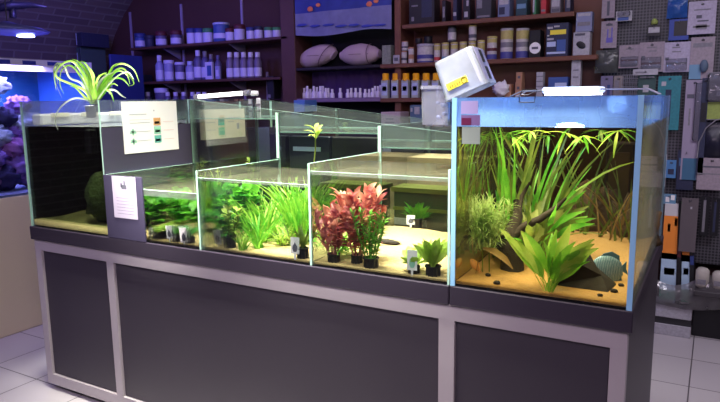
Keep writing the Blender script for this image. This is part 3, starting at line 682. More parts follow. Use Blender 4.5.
# driftwood
mb = MB()
def dpx(l, r): mb.tube([W(a, b, Y=c) for a, b, c in l], r, 8)
dpx([(512, 292, .2), (512, 262, .22), (508, 240, .24), (518, 215, .26), (516, 200, .28)], [.05, .04, .03, .018, .010])
dpx([(508, 240, .24), (525, 226, .25), (540, 219, .26), (556, 208, .28), (566, 198, .3)], [.02, .014, .012, .009, .004])
dpx([(518, 218, .26), (522, 196, .27), (530, 182, .28)], [.012, .008, .004])
dpx([(512, 262, .22), (498, 240, .24), (484, 214, .28), (482, 190, .3)], [.03, .022, .016, .012])
tag(mb.build('driftwood_root', DRIFT, smooth=True), 'dark branching driftwood root behind the sword plants', 'driftwood')
p = onsand(578, 292, 4)
tag(MB().add([(-.10,-.05,0),(.085,-.055,0),(.10,.05,0),(-.06,.08,0),(-.07,-.03,.05),(.0,-.03,.075),(.055,-.01,.045),(.03,.04,.06),(-.04,.05,.10),(.005,.02,.115)],
    [(0,1,6,5),(0,5,4),(1,2,6),(2,7,6),(2,3,7),(3,8,7),(3,0,4,8),(4,5,9,8),(5,6,9),(6,7,9),(7,8,9),(0,3,2,1)]).build('dark_rock', STONE, loc=p+Vector((0, .08, -.004))), 'dark wedge-shaped rock right of the sword plant', 'rock')
for k, (a, b, r, lb) in enumerate(((614, 292, .011, 'small dark pebble below the striped discus fish'), (621, 286, .009, 'small brown pebble by the right glass of the aquarium'), (600, 296, .008, 'small pebble in front of the wedge rock'), (497, 284, .012, 'brown pebble on the sand below the fading brown leaf'), (488, 276, .010, 'small pebble near the orange fish'))):
    q = onsand(a, b, 4); tag(MB().blob((0,0,0), (r, r*.8, r*.6), .3, seed=k+20, seg=12, rings=8).build('pebble', STONE, loc=q+Vector((0, 0, r*.35)), smooth=True), lb, 'pebble')
# discus fish
def fish(name, label, c, L, Hb, th, m_body, m_fin, rz, ry, fins=True, disc=True):
    t = thing(name, label, 'fish', c, rz=rz); t.rotation_euler = (0, ry, rz)
    mb = MB(); n, sg = 18, 16; vs = []; fs = []
    for i in range(n+1):
        u = i/n; x = (u-.5)*L
        hh = Hb*.5*(math.sin(PI*(.04+.90*u**.9))**(.55 if disc else .8)) ; tt = th*.5*math.sin(PI*(.03+.93*u))**.7
        for k in range(sg):
            a = 2*PI*k/sg; vs.append((x, tt*math.cos(a), hh*math.sin(a)))
    for i in range(n):
        for k in range(sg): fs.append((i*sg+k, i*sg+(k+1)%sg, (i+1)*sg+(k+1)%sg, (i+1)*sg+k))
    fs += [tuple(range(sg)), tuple(n*sg+k for k in range(sg-1, -1, -1))]
    mb.add(vs, fs); mb.build('body', m_body, t, smooth=True)
    def fin(nm, poly, th_=.0012):
        q = MB(); n_ = len(poly); q.add([(x, -th_, z) for x, z in poly]+[(x, th_, z) for x, z in poly], [tuple(range(n_)), tuple(range(2*n_-1, n_-1, -1))]+[(i, i+n_, (i+1) % n_+n_, (i+1) % n_) for i in range(n_)])
        q.build(nm, m_fin, t)
    fin('tail_fin', [(L*.47, Hb*.06), (L*.66, Hb*.22), (L*.62, 0), (L*.66, -Hb*.22), (L*.47, -Hb*.06)])
    if disc:
        fin('dorsal_fin', [(-L*.22, Hb*.40), (0, Hb*.56), (L*.25, Hb*.58), (L*.46, Hb*.42), (L*.44, Hb*.12), (L*.2, Hb*.40)])
        fin('anal_fin', [(-L*.18, -Hb*.42), (0, -Hb*.56), (L*.25, -Hb*.58), (L*.46, -Hb*.42), (L*.44, -Hb*.12), (L*.2, -Hb*.40)])
    else:
        fin('dorsal_fin', [(-L*.1, Hb*.45), (L*.05, Hb*.72), (L*.2, Hb*.35)])
    for s_ in (-1, 1):
        q = MB(); q.blob((-L*.36, s_*th*.26, Hb*.06), (L*.028, .002, L*.028), 0, seg=8, rings=6); q.build('eye', BLACK, t, smooth=True)
    return t
DISC = stripemat('discus_stripes', (.06, .20, .34), (.36, .50, .62), 60, 'X', 3)
fish('discus_fish', 'blue striped round discus fish swimming near the right glass', W(606, 271, Y=.22), .100, .104, .024, DISC, mat('dark_fin', (.08, .20, .32), .5), .45, -.15)
fish('small_fish', 'small orange fish hovering in the left corner of the aquarium', W(475, 265, Y=.12), .05, .026, .014, mat('orange_scales', (.80, .38, .12), .4), mat('orange_fin', (.7, .35, .12), .5), .5, .95, disc=False)
for k, (x, y, rx, rz, lb) in enumerate(((-.10, .86, .09, .13, 'dark root mound at the rear right of the corner aquarium'), (-.26, .90, .10, .17, 'dark root mound at the rear middle of the corner aquarium'))):
    tag(MB().blob((0,0,0), (rx, .09, rz), .5, 5, seed=70+k).build('root_mound', mat('brown_root', (.10, .055, .02), .9, bump=1, scale=40, var=.6), loc=(x, y, Hh+.06), smooth=True), lb, 'roots')
plant('brown_grass', 'brown withered strands at the rear right of the corner aquarium', 'plant', (-.14, .74, Hh+.05), rosette(26, .30, .008, (1.0, 1.5), .6, 'grass', 0, (0, 1), .07), [LG_BR, LG_O], seed=72)
# equipment behind: internal filter boxes in the tank's rear corner
fb = thing('filter_box', 'tall brown-tinted filter box standing in the rear of the corner aquarium', 'filter', (W(617, 220, Y=.96).x, .98, Hh+.07))
MB().bbox((-.055, -.04, 0), (.055, .04, .34), .006).build('body', mat('brown_box', (.05, .03, .012), .6), fb)
MB().bbox((-.04, -.044, .10), (.04, -.041, .30), .002).build('cover', mat('amber_cover', (.12, .07, .025), .6), fb)

# LED lamp across the rim
lp = thing('aquarium_lamp', 'glowing white LED lamp resting across the corner aquarium rim', 'lamp', (0, 0, Hh+.601))
MB().bbox((-.405, .54, 0.012), (-.205, .70, .034), .008).build('housing', mat('white_housing', (.8, .85, 1), .3, emis=(.55, .66, 1), estr=1.2), lp)
MB().box((-.395, .545, .004), (-.215, .695, .0118)).build('diffuser', LAMPW, lp)
for y in (.58, .66):
    m = MB(); m.tube([(-.535, y, .003), (-.49, y, .022), (-.404, y, .024)], .0025); m.build('support_arm', METAL, lp)
    m = MB(); m.tube([(-.012, y, .003), (-.05, y, .022), (-.206, y, .024)], .0025); m.build('support_arm', METAL, lp)
cl = thing('wire_clip', 'small black wire clip hooked over the front rim of the aquarium', 'clip', W(528, 96, Y=.006))
m = MB(); m.tube([(-.024, -.004, -.018), (.020, -.004, -.018), (.022, -.004, 0), (.026, -.001, .018), (-.016, -.001, .018), (-.024, -.004, 0), (-.024, -.004, -.018)], .0015); m.build('wire_loop', BLACK, cl)
m = MB(); m.tube([(-.018, -.004, .004), (.0, -.003, .003), (.018, -.003, .012), (.05, .05, .014)], .0012); m.build('wire_arm', METAL, cl)

# ------------------------------------------------------------------ signs on the glass
def paper(name, label, cat, o, ux, uz, w_, h, m, prints, th=.0012, n=None, curl=0, mts=None):
    """sheet with its lower left corner at o, running along ux and uz; prints=[(u0,v0,u1,v1,mi)] raised marks"""
    ux = Vector(ux); uz = Vector(uz); nn = ux.cross(uz).normalized()
    def P(u, v, d=0): return Vector(o)+ux*u*w_+uz*v*h+nn*(d+curl*math.sin(PI*u)*.004)
    nseg = 8; q = MB(); vs = []
    for i in range(nseg+1):
        for v_ in (0, 1):
            for d in (0, th): vs.append(P(i/nseg, v_, d))
    fs = []
    for i in range(nseg):
        a = i*4; b = a+4
        fs += [(a+1, b+1, b+3, a+3), (a, a+2, b+2, b), (a+2, a+3, b+3, b+2), (a, b, b+1, a+1)]
    fs += [(0, 1, 3, 2), (nseg*4, nseg*4+2, nseg*4+3, nseg*4+1)]
    q.add(vs, fs); ob = q.build(name, m)
    if prints:
        q = MB()
        for (u0, v0, u1, v1, mi) in prints:
            q.add([P(u0, v0, th+.0004), P(u1, v0, th+.0004), P(u1, v1, th+.0004), P(u0, v1, th+.0004)], [(0,1,2,3)], mi)
        q.build('print', mts, ob)
    return tag(ob, label, cat)
pr = [(.12, .74, .42, .755, 0), (.55, .80, .57, .83, 0), (.12, .64, .48, .65, 4)]
for j, (v0, mi) in enumerate(((.52, 3), (.35, 1), (.17, 2))):
    pr += [(.54, v0, .67, v0+.15, mi), (.12, v0+.06, .48, v0+.07, 0), (.72, v0+.06, .92, v0+.07, 4)]
    pr.append((.56, v0+.03, .65, v0+.08, 4 if mi == 3 else 1))
for v0 in (.17, .35): pr += [(.15, v0, .18, v0+.12, 1), (.11, v0+.03, .22, v0+.06, 1), (.12, v0+.07, .21, v0+.09, 1)]
pr = [p_ for p_ in pr]
PM = [mat('faded_ink', (.42, .42, .46), .7), GINK, TINK, OINK, PINKP]
paper('paper_sign', 'white printed sheet with green squares taped to the tall tank side', 'sign', (-2.1938, .125, Hh+.366), (0, 1, 0), (0, 0, 1), .335, .240, WHITE, pr, mts=PM)
paper('paper_sign', 'cream sheet standing in for the mirrored sign in the rear left tank', 'sign', (-2.1988, .625, Hh+.400), (0, 1, 0), (0, 0, 1), .36, .160, MIRRORP,
      [(.38, .12, .52, .38, 1), (.38, .45, .52, .72, 2), (.08, .55, .32, .57, 0), (.08, .3, .32, .32, 0), (.6, .7, .9, .72, 0), (.8, .3, .86, .5, 0), (.6, .55, .75, .57, 0)], mts=PM)  # reflection of the tall tank's sign, built as a sheet on the pane
nl = [(.15, .48-.075*i, .88, .488-.075*i, 0) for i in range(6)] + [(.40, .70, .62, .80, 0), (.36, .74, .44, .84, 0), (.50, .80, .56, .90, 0)]
paper('paper_notice', 'small lilac printed notice on the dark board of the plant tanks', 'notice', (-2.135, -.0020, Hh+.098), (1, 0, 0), (0, 0, 1), .150, .185, LILAC, nl, mts=[INK])

# ------------------------------------------------------------------ spider plant on the tall tank corner
sp = thing('spider_plant', 'spider plant with arching striped leaves on the tall tank corner', 'plant', (0, 0, 0))
sb = W(93, 104, Y=.06)
MB().lathe([(.020, 0), (.026, .05), (.029, .05), (.029, .055), (.024, .055)], (sb.x-.012, .055, Hh+.535)).build('pot', WPL, sp, smooth=True)
leaves = [
 [(93,104),(88,84),(76,64),(66,62),(57,72),(58,84)], [(92,104),(84,82),(72,66),(62,70),(60,84),(64,94)],
 [(94,104),(92,86),(86,72),(78,62),(72,59)], [(93,104),(86,92),(76,86),(66,82),(58,78),(54,70),(60,63)],
 [(92,104),(82,84),(70,78),(64,66),(56,64),(54,78),(62,98)], [(93,104),(84,76),(74,62),(62,64),(55,74),(56,90)],
 [(94,104),(94,84),(90,70),(84,62),(80,62)], [(94,104),(90,78),(84,66),(76,60)], [(94,104),(99,84),(106,76),(114,72)],
 [(94,104),(100,88),(108,76),(114,66),(124,64),(134,70),(139,82)], [(95,104),(102,90),(112,74),(122,68),(130,76),(134,84),(128,86)],
 [(95,104),(104,88),(116,72),(126,74),(130,84)], [(95,104),(104,92),(114,90),(122,96),(126,98)], [(95,104),(102,90),(110,92),(114,102)],
 [(94,104),(96,86),(100,76),(108,72)], [(95,104),(106,84),(116,78),(124,80),(129,86)], [(94,104),(88,90),(84,80),(80,74)],
 [(93,104),(84,96),(76,88),(70,86)], [(95,104),(103,94),(112,84),(118,86)], [(94,104),(97,80),(104,74),(107,75)],
 [(95,103),(108,86),(118,76),(128,72),(134,80)], [(93,104),(90,92),(88,80),(80,68),(74,66)], [(94,104),(92,92),(94,76),(88,66)],
]
random.seed(7)
def smoothpts(p, n=4):
    out = []
    for i in range(len(p)-1):
        a = p[max(i-1, 0)]; b = p[i]; c = p[i+1]; d = p[min(i+2, len(p)-1)]
        for k in range(n):
            t = k/n; out.append(.5*((2*b)+(-a+c)*t+(2*a-5*b+4*c-d)*t*t+(-a+3*b-3*c+d)*t*t*t))
    out.append(p[-1]); return out
mb = MB()
for li, l in enumerate(leaves):
    dy = U(-.10, .12); n = len(l); pts = [W(a, b, Y=.055+dy*(i/(n-1))) for i, (a, b) in enumerate(l)]
    pts = smoothpts(pts); k = len(pts); wmax = U(.0045, .0075)
    ws = [wmax*(1-(i/(k-1))**2)*.9+.0008 for i in range(k)]
    mb.ribbon(pts, ws, TOCAM+Vector((U(-.5, .5), U(-.5, .5), U(-.3, .6))), 1 if (li % 4 == 0) else 0, .35)
mb.build('foliage', [LG_S, LG_SW], sp, smooth=True)
mb = MB(); pts = smoothpts([W(a, b, Y=y) for a, b, y in ((92, 103, .055), (84, 99, .03), (72, 99, -.01), (60, 108, -.03), (55, 120, -.03), (58, 130, -.03))]); k = len(pts)
mb.ribbon(pts, [.0035*(1-(i/(k-1))**3)+.0006 for i in range(k)], TOCAM); mb.build('hanging_leaf', LG_SW, sp, smooth=True)

# tube light lying across the rear rim of the tall tank
p0, p1 = W(199, 98.5, Y=1.10), W(244, 92.5, Y=1.10)
tl_ = thing('tube_light', 'glowing white tube light lying across the rear tank rim', 'lamp', (0,0,0))
p0.z = Hh+.634; p1.z = Hh+.650; dv = (p1-p0).normalized()
MB().tube([p0, p1], .013, 12).build('tube', TUBEG, tl_, smooth=True)
MB().tube([p1, p1+dv*.05], .017, 12).build('end_cap', GREY, tl_, smooth=True)
m = MB(); m.lathe([(.02, 0), (.026, .01), (.02, .03)], tuple(p1+dv*.08-Vector((0, 0, .022)))); m.build('knob', WPL, tl_, smooth=True)
MB().tube([p0, p0-dv*.03], .017, 12).build('end_cap', GREY, tl_, smooth=True)
# white bracket clamp on the rear rim
cb = thing('rim_clamp', 'white clamp bracket hooked over the rear rim of the plant tanks', 'clamp', (0,0,0))
a = W(258, 98, Y=1.08); b = W(258, 118, Y=1.08)
MB().bbox((a.x-.012, 1.075, b.z), (a.x+.014, 1.088, a.z), .003).build('clamp_body', WPL, cb)
for q in (.3, .62): MB().bbox((a.x-.018, 1.070, b.z+(a.z-b.z)*q), (a.x+.020, 1.0745, b.z+(a.z-b.z)*(q+.1)), .002).build('clamp_band', GREY, cb)

# ------------------------------------------------------------------ translucent tubs on the corner
def tubmesh(wx, wy, hz, taper=.86, T=None, m=HAZEPL, parent=None, name='tub_body', th=.003):
    mb = MB()
    def ring(sc, z, r=.02):
        x, y = wx/2*sc, wy/2*sc; out = []
        for cx, cy, a0 in ((x-r, -y+r, -PI/2), (x-r, y-r, 0), (-x+r, y-r, PI/2), (-x+r, -y+r, PI)):
            for k in range(4): a_ = a0+k*PI/6; out.append((cx+r*math.cos(a_), cy+r*math.sin(a_), z))
        return out
    rs = [ring(taper*.96, 0), ring(taper, .008), ring(1, hz-.012), ring(1.05, hz-.012), ring(1.05, hz), ring(.985, hz), ring(taper*.97, .006)]
    vs = [Vector(p) for r in rs for p in r]; n = 16
    fs = [(i*n+k, i*n+(k+1) % n, (i+1)*n+(k+1) % n, (i+1)*n+k) for i in range(len(rs)-1) for k in range(n)]
    fs += [tuple(range(n-1, -1, -1)), tuple(6*n+k for k in range(n))]
    if T is not None: vs = [T @ q for q in vs]
    mb.add(vs, fs); return mb.build(name, m, parent, smooth=False)
tb = thing('tilted_tub', 'translucent white plastic tub tipped over above the corner, yellow label', 'tub', (0,0,0))
ctr = W(464, 74, Y=.30)
T0 = Matrix.Translation(ctr) @ Matrix.Rotation(.06, 4, 'Z') @ Matrix.Rotation(-.40, 4, 'Y')
tubmesh(.158, .135, .140, .93, T0 @ Matrix.Rotation(PI, 4, 'X') @ Matrix.Translation((0, 0, -.07)), parent=tb)
q = MB(); TT = T0 @ Matrix.Translation((-.012, -.0725, -.030))
q.bbox((-.042, -.001, -.012), (.036, .001, .013), .006, 0, TT); lb = q.build('yellow_label', YLAB, tb)
q = MB()
q.tube([TT @ Vector((.024+.010*math.cos(a), -.0022, .001+.010*math.sin(a))) for a in [i*PI/6 for i in range(13)]], .0013, 5, 0)
q.build('label_ring', mat('olive_ink', (.25, .18, .02), .6), lb)
for i in range(5): MB().box((-.032+i*.009, -.0022, -.007), (-.027+i*.009, -.0012, .004), 0, TT).build('label_letter', mat('olive_ink', (.25, .18, .02), .6), lb)
MB().bbox((.0775, -.058, -.062), (.0795, .058, .062), .001, 0, T0).build('end_panel', clear('lilac_plastic', (.8, .78, .9), film=.75, filmcol=(.68, .62, .85)), tb)
for z in (.032, -.030): MB().bbox((.0797, -.012, z-.024), (.082, .016, z+.022), .006, 0, T0).build('handle_slot', BLACK, tb)
t2 = thing('hanging_tub', 'translucent breeding tub hanging beside the corner aquarium rim', 'tub', (0,0,0))
a_, b_ = W(433, 86, Y=.36), W(457, 126, Y=.36)
T2 = Matrix.Translation(((a_.x+b_.x)/2-.012, .36, b_.z))
tubmesh(abs(b_.x-a_.x)*1.15, .16, a_.z-b_.z, .96, T2, parent=t2, m=clear('clear_lilac_plastic', (.88, .88, .96), refl=1, film=.24, filmcol=(.75, .76, .95), rough=.1))
m = MB()
for (dx, dz, r) in ((-.01, .03, .012), (.012, .045, .010), (.008, .075, .012), (-.014, .085, .008)): m.blob((a_.x+.035+dx, .36, b_.z+dz), (r, r, r*.8), .4, seg=10, rings=7)
m.build('contents', mat('dark_blue_bits', (.10, .12, .22), .5), t2, smooth=True)

# ------------------------------------------------------------------ marine aquarium on its cabinet, far left
MX = -3.68
mc = thing('marine_cabinet', 'cream cabinet under the blue-lit marine aquarium', 'cabinet', (0,0,0))
MB().bbox((MX-.62, .10, .0), (MX, 1.15, .885), .006).build('body', CREAM, mc)
ma = thing('marine_aquarium', 'blue-lit marine aquarium with dashed rim far left', 'aquarium', (0,0,0))
z0, z1 = .886, 1.70
MB().box((MX-.012, 0.12, z0), (MX, 1.12, z1)).build('front_pane', clear('marine_glass', (.85, .92, 1), refl=.7), ma)
MB().box((MX-.6, 0.12, z0), (MX-.588, 1.12, z1)).build('back_pane', mat('blue_backdrop', (.03, .15, .30), .6), ma)
MB().box((MX-.587, 1.10, z0), (MX-.013, 1.12, z1)).build('end_pane', mat('blue_backdrop2', (.05, .20, .62), .6), ma)
MB().box((MX-.587, 0.12, z0), (MX-.013, 1.09, z0+.012)).build('base_pane', mat('blue_sand', (.45, .45, .6), .9), ma)
m = MB(); m.box((MX-.6, 0.12, z1), (MX+.004, 1.125, z1+.045)); m.box((MX+.0005, 0.12, z1-.03), (MX+.004, 1.125, z1-.0005)); rim = m.build('rim', mat('pale_rim', (.62, .60, .72), .5), ma)
for k in range(5): MB().box((MX+.0045, .278+.17*k, z1+.012), (MX+.006, .278+.17*k+.09, z1+.036)).build('vent_slot', mat('blue_slot', (.02, .03, .30), .5), rim)
random.seed(9)
CORAL = [mat('coral_purple', (.46, .22, .62), .8, bump=.6, var=.4), mat('coral_white', (.85, .82, .95), .8, bump=.6, var=.2), mat('coral_pink', (.60, .22, .50), .8, bump=.6, var=.3), mat('coral_dark', (.06, .04, .12), .8, bump=.6, var=.3)]
cl_ = [(.50, 1.58, .12, 1), (.40, 1.46, .13, 1), (.58, 1.38, .09, 3), (.35, 1.30, .12, 0), (.52, 1.26, .10, 1), (.62, 1.18, .09, 2), (.45, 1.12, .12, 0), (.66, 1.05, .10, 0), (.55, .99, .11, 3), (.40, .98, .12, 2), (.75, .97, .09, 0), (.25, 1.1, .16, 3), (.2, 1.4, .16, 0), (.68, 1.28, .07, 0)]
cl_ += [(.84, 1.02, .14, 3), (.80, 1.18, .12, 0), (.78, 1.33, .11, 1), (.92, .98, .10, 2), (.74, 1.46, .08, 0)]
nmz = ['white dome coral at the top of the reef', 'pale lumpy coral second from the reef top', 'dark coral lump under the pale corals', 'purple coral at the left middle of the reef', 'pale coral shelf in the reef middle', 'pink coral right of the reef middle', 'purple coral low in the reef', 'purple coral at the lower right of the reef', 'dark coral lump low in the reef', 'pink coral at the lower left of the reef', 'purple coral at the reef floor', 'big dark rock behind the lower reef', 'big purple rock behind the upper reef', 'small purple coral right below the dark lump',
  'dark rock at the right foot of the reef', 'purple coral on the right flank of the reef', 'pale coral high on the right flank', 'pink coral at the far right foot of the reef', 'small purple coral near the right top of the reef']
for k, (y, z, r, mi) in enumerate(cl_):
    o = MB().blob((0,0,0), (r*.8, r, r*.7), .55, 4, seg=26, rings=18, seed=k+30).build('coral', CORAL[mi], loc=(MX-.22-.05*(k > 10), min(y, .86), z), smooth=True); tag(o, nmz[k], 'coral')
# blue pendant lamp
pl = W(8, 31, X=-3.9)
pd = thing('pendant_lamp', 'flat pendant lamp with small blue glowing spot above the marine aquarium', 'lamp', (pl.x, pl.y, pl.z-.0))
MB().lathe([(.02, -.03), (.10, -.02), (.24, -.008), (.25, 0), (.20, .02), (.06, .045), (.02, .06)], seg=28).build('shade', mat('blue_grey_shade', (.10, .11, .28), .4), pd, smooth=True)
MB().lathe([(.055, -.034), (.05, -.018)], (.06, .08, 0), sx=1, sy=1).build('diode', LAMPB, pd)
MB().tube([(0, 0, .06), (0, 0, 2.9-pl.z)], .004).build('cord', BLACK, pd)
lb_ = thing('lamp_arm', 'dark bent bracket arm under the brick vault, top left', 'bracket', (0,0,0))
m = MB(); m.tube([W(-12, 10, X=-4.0), W(10, 6, X=-4.0), W(30, 5, X=-4.0), W(46, 7, X=-4.0)], [.02, .03, .02, .008], 10); m.tube([W(12, 6, X=-4.0), W(13, 18, X=-4.0)], .022, 8); m.tube([W(12, 6, X=-4.0), Vector((W(12, 6, X=-4.0).x, W(12, 6, X=-4.0).y, 2.9))], .01, 6)
m.build('arm', BLACK, lb_, smooth=True)

# ------------------------------------------------------------------ product helpers
def fx(px, py, Y): return W(px, py, Y=Y)
def bounds(x0, y0, x1, y1, Y, depth=0):
    ym = (y0+y1)/2; xm = (x0+x1)/2
    a = W(x0, ym, Y=Y).x; b = W(x1, ym, Y=Y+depth).x
    if b-a < .02: b = a+.02
    return a, b, W(xm, y1, Y=Y).z, W(xm, y0, Y=Y).z
def carton(name, label, px, Y, depth, base, patches=(), mats=None, group=None, cat='box', zb=None, gap=.001):
    a, b, z0, z1 = bounds(*px, Y, depth)
    if zb is not None: z0 = zb
    z1 = max(z1, z0+.02)
    t = thing(name, label, cat, ((a+b)/2, Y, z0+gap), group); w_, h = b-a, z1-z0-gap
    MB().bbox((-w_/2, 0, 0), (w_/2, depth, h), .002).build('box_body', base, t)
    if patches:
        q = MB()
        for (u0, v0, u1, v1, mi) in patches: q.box((-w_/2+u0*w_, -.0012, v0*h), (-w_/2+u1*w_, -.0002, v1*h), mi)
        q.build('printed_panel', mats, t)
    return t
def jar(name, label, px, Y, m_body, m_cap, m_label, group=None, cat='jar', zb=None, capf=.22, neck=1.0, band=(.15, .7), extra=None, rmax=None):
    a, b, z0, z1 = bounds(*px, Y)
    if zb is not None: z0 = zb
    r = (b-a)/2*.86; r = min(r, rmax) if rmax else r
    h = max(.02, z1-z0-.001); t = thing(name, label, cat, ((a+b)/2, Y+r, z0+.001), group)
    hb = h*(1-capf)
    MB().lathe([(r*.96, 0), (r, .004), (r, hb*.80), (r*(neck*.6+.4), hb*.92), (r*neck, hb)], seg=20).build('body', m_body, t, smooth=True)
    MB().lathe([(r*neck*1.02, hb+.0003), (r*neck*1.05, hb+.003), (r*neck*1.05, h-.003), (r*neck*.92, h)], seg=20).build('cap', m_cap, t, smooth=True)
    if m_label:
        MB().lathe([(r*1.012, hb*band[0]), (r*1.012, hb*band[1])], seg=20, cap=False).build('label_band', m_label, t, smooth=True)
    if extra:
        for (f0, f1, me_) in extra: MB().lathe([(r*1.016, hb*f0), (r*1.016, hb*f1)], seg=20, cap=False).build('label_stripe', me_, t, smooth=True)
    return t

# ------------------------------------------------------------------ left wall shelves
SY = 2.30
def shelf(name, label, pxa, pxb, ya, yb, Yf, depth, m, th=.022, brackets=(), z=None):
    a, b = W(pxa, ya, Y=Yf), W(pxb, yb, Y=Yf); z = (a.z+b.z)/2 if z is None else z
    t = thing(name, label, 'shelf', (0,0,0))
    MB().bbox((a.x, Yf, z-th), (b.x, Yf+depth, z), .003).build('board', m, t)
    for px in brackets:
        x = W(px, ya, Y=WY).x
        MB().add([(x-.006, WY-.002, z-th-.001), (x-.006, Yf+.04, z-th-.001), (x-.006, WY-.002, z-th-.09), (x+.006, WY-.002, z-th-.001), (x+.006, Yf+.04, z-th-.001), (x+.006, WY-.002, z-th-.09)],
                 [(0,1,2),(3,5,4),(0,3,4,1),(1,4,5,2),(2,5,3,0)]).build('bracket', mat('lilac_metal', (.35, .30, .45), .5), t)
    return z
zA = shelf('wall_shelf', 'upper brown shelf on the left holding small jars', 129, 287, 45.5, 39, SY, .245, DWOOD, brackets=(180, 245))
zB = shelf('wall_shelf', 'middle brown shelf on the left holding lavender bottles', 137, 280, 81, 78, SY, .245, DWOOD, brackets=(180, 245))
zC = shelf('wall_shelf', 'lowest shelf on the left, just above the tank rims', 134, 262, 101, 101, SY, .245, DWOOD)
for k, (px, y0, y1) in enumerate(((132, 12, 100), (183, 4, 100), (243, 0, 100), (266, 72, 100))):
    x = W(px, 50, Y=WY-.012).x; za, zb_ = W(px, y1, Y=WY).z, W(px, y0, Y=WY).z
    tag(MB().box((x-.011, WY-.012, za), (x+.011, WY-.0005, zb_)).build('shelf_rail', mat('lilac_metal', (.35, .30, .45), .5)), 'pale vertical shelf rail on the left wall, %s of four' % nth(k, 4), 'rail')
LJ = mat('bluish_jar', (.30, .30, .55), .4); LJ2 = mat('lavender_label', (.58, .56, .78), .6); DJ = mat('dim_jar', (.10, .09, .2), .4)
JB = [('jar', 'blue jar with pale label at the left end of the upper shelf', (130, 33, 142, 45), MBLUE, DBLUE, LJ2),
 ('jar', 'dark blue jar beside the leftmost jar on the upper shelf', (142, 35, 150, 45), NAVY, NAVY, None),
 ('jar', 'jar with square white label, third on the upper left shelf', (151, 31, 163, 44), DJ, DRED, LJ2),
 ('jar', 'round jar with white label, fourth on the upper left shelf', (165, 30, 179, 44), DJ, DRED, LJ2),
 ('jar', 'white labelled jar, first of three set together on the upper shelf', (184, 28, 192, 42), LJ2, DBLUE, LJ2),
 ('jar', 'white labelled jar, middle of three set together on the upper shelf', (192, 28, 200, 42), LJ2, DBLUE, LJ2),
 ('jar', 'white labelled jar, last of three set together on the upper shelf', (200, 28, 209, 42), LJ2, GREEN, LJ2),
 ('jar', 'jar with maroon lid left of the upper shelf rail', (223, 28, 231, 41), LJ2, DRED, LJ2),
 ('jar', 'taller jar with maroon lid beside the third shelf rail', (231, 24, 241, 41), LJ2, DRED, LJ2),
 ('jar', 'pale jar directly right of the third shelf rail', (244, 27, 252, 40), LJ2, DBLUE, LJ2),
 ('jar', 'pale jar with dark blue lid, fourth from right on upper shelf', (252, 26, 260, 40), LJ2, NAVY, LJ2),
 ('jar', 'pale jar with dark green lid near the right shelf end', (262, 27, 270, 40), LJ2, GREEN, LJ2),
 ('jar', 'pale jar with dark green lid at the right end of the upper shelf', (270, 27, 279, 40), LJ2, GREEN, LJ2)]
for n_, l_, p_, a1, a2, a3 in JB: jar(n_, l_, p_, SY+.03, a1, a2, a3, 'jars on the upper left shelf', zb=zA, capf=.3, rmax=.05)
jar('canister', 'large blue printed canister standing on the upper left shelf', (209, 22, 223, 42), SY+.03, MBLUE, LBLUE, LJ2, zb=zA, cat='canister', capf=.12, band=(.2, .5))
carton('small_box', 'small blue box lying on top of the large blue canister', (213, 15, 223, 21), SY+.04, .06, MBLUE, [(.1, .2, .9, .8, 0)], [LJ2], zb=W(216, 22, Y=SY+.03).z+.002) if False else None
JB2 = [('bottle', 'slim lavender bottle at the left end of the middle shelf', (153, 55, 160, 79), LJ, LJ2, LJ2, .22, .5),
 ('jar', 'wide lavender jar with white lid beside the slim bottle', (160, 60, 171, 79), LJ, LJ2, LJ2, .18, 1),
 ('jar', 'wide jar with white lid and dark emblem on the middle shelf', (171, 62, 182, 79), DJ, LJ2, LJ2, .15, 1),
 ('bottle', 'short blue bottle in the middle shelf group', (183, 61, 191, 79), LJ, LBLUE, LJ2, .2, .6),
 ('bottle', 'tall lavender bottle with white cap, left of the middle rail', (191, 50, 199, 79), DJ, LJ2, LJ2, .2, .5),
 ('bottle', 'second tall lavender bottle with white cap on the middle shelf', (199, 51, 206, 79), DJ, GREY, LJ2, .2, .5),
 ('bottle', 'dark capped bottle right of the tall lavender bottles', (206, 54, 212, 79), DJ, GREY, DBLUE, .2, .5),
 ('bottle', 'dim bottle half hidden behind the blue and white cartons', (213, 55, 219, 79), DJ, DJ, None, .2, .5)]
for n_, l_, p_, a1, a2, a3, cf, nk in JB2: jar(n_, l_, p_, SY+.03, a1, a2, a3, 'bottles on the middle left shelf', cat=n_, zb=zB, capf=cf, neck=nk, band=(.1, .55), rmax=.045)
carton('carton', 'blue and white carton standing on the middle left shelf', (205, 62, 214, 79), SY+.005, .025, LJ2, [(.3, .2, .9, .8, 0)], [MBLUE], zb=zB)
carton('carton', 'small lavender carton right of the blue and white carton', (215, 66, 221, 79), SY+.005, .02, LJ, [(.2, .2, .8, .7, 0)], [LJ2], zb=zB)
for k in range(5):
    jar('bottle', 'white-capped lavender bottle on middle shelf, %s of the five alike' % nth(k, 5), (224+k*7, 52, 231+k*7, 79), SY+.03, mat('murky_bottle', (.16, .13, .22), .4), mat('pale_cap', (.62, .6, .72), .5), LJ2,
        'five matching white-capped bottles', cat='bottle', zb=zB, capf=.2, neck=.62, band=(.08, .5), rmax=.044)
jar('jar', 'jar with flat white lid on the lowest left shelf', (151, 88, 162, 99), SY+.03, DJ, LJ2, None, zb=zC, capf=.35)
for k, px in enumerate((143, 163, 171, 179, 188, 194, 200)):
    jar('bottle', 'small capped bottle on the lowest left shelf, %s of seven' % nth(k, 7), (px, 92, px+5, 100), SY+.06, DJ, LJ2, None, 'small bottles on the lowest left shelf', cat='bottle', zb=zC, capf=.45, neck=.7)
carton('speaker_box', 'dark box at the right end of the lowest left shelf', (267, 76, 281, 99), SY+.05, .1, BLACK, [(.1, .05, .5, .2, 0)], [GREY], zb=None)
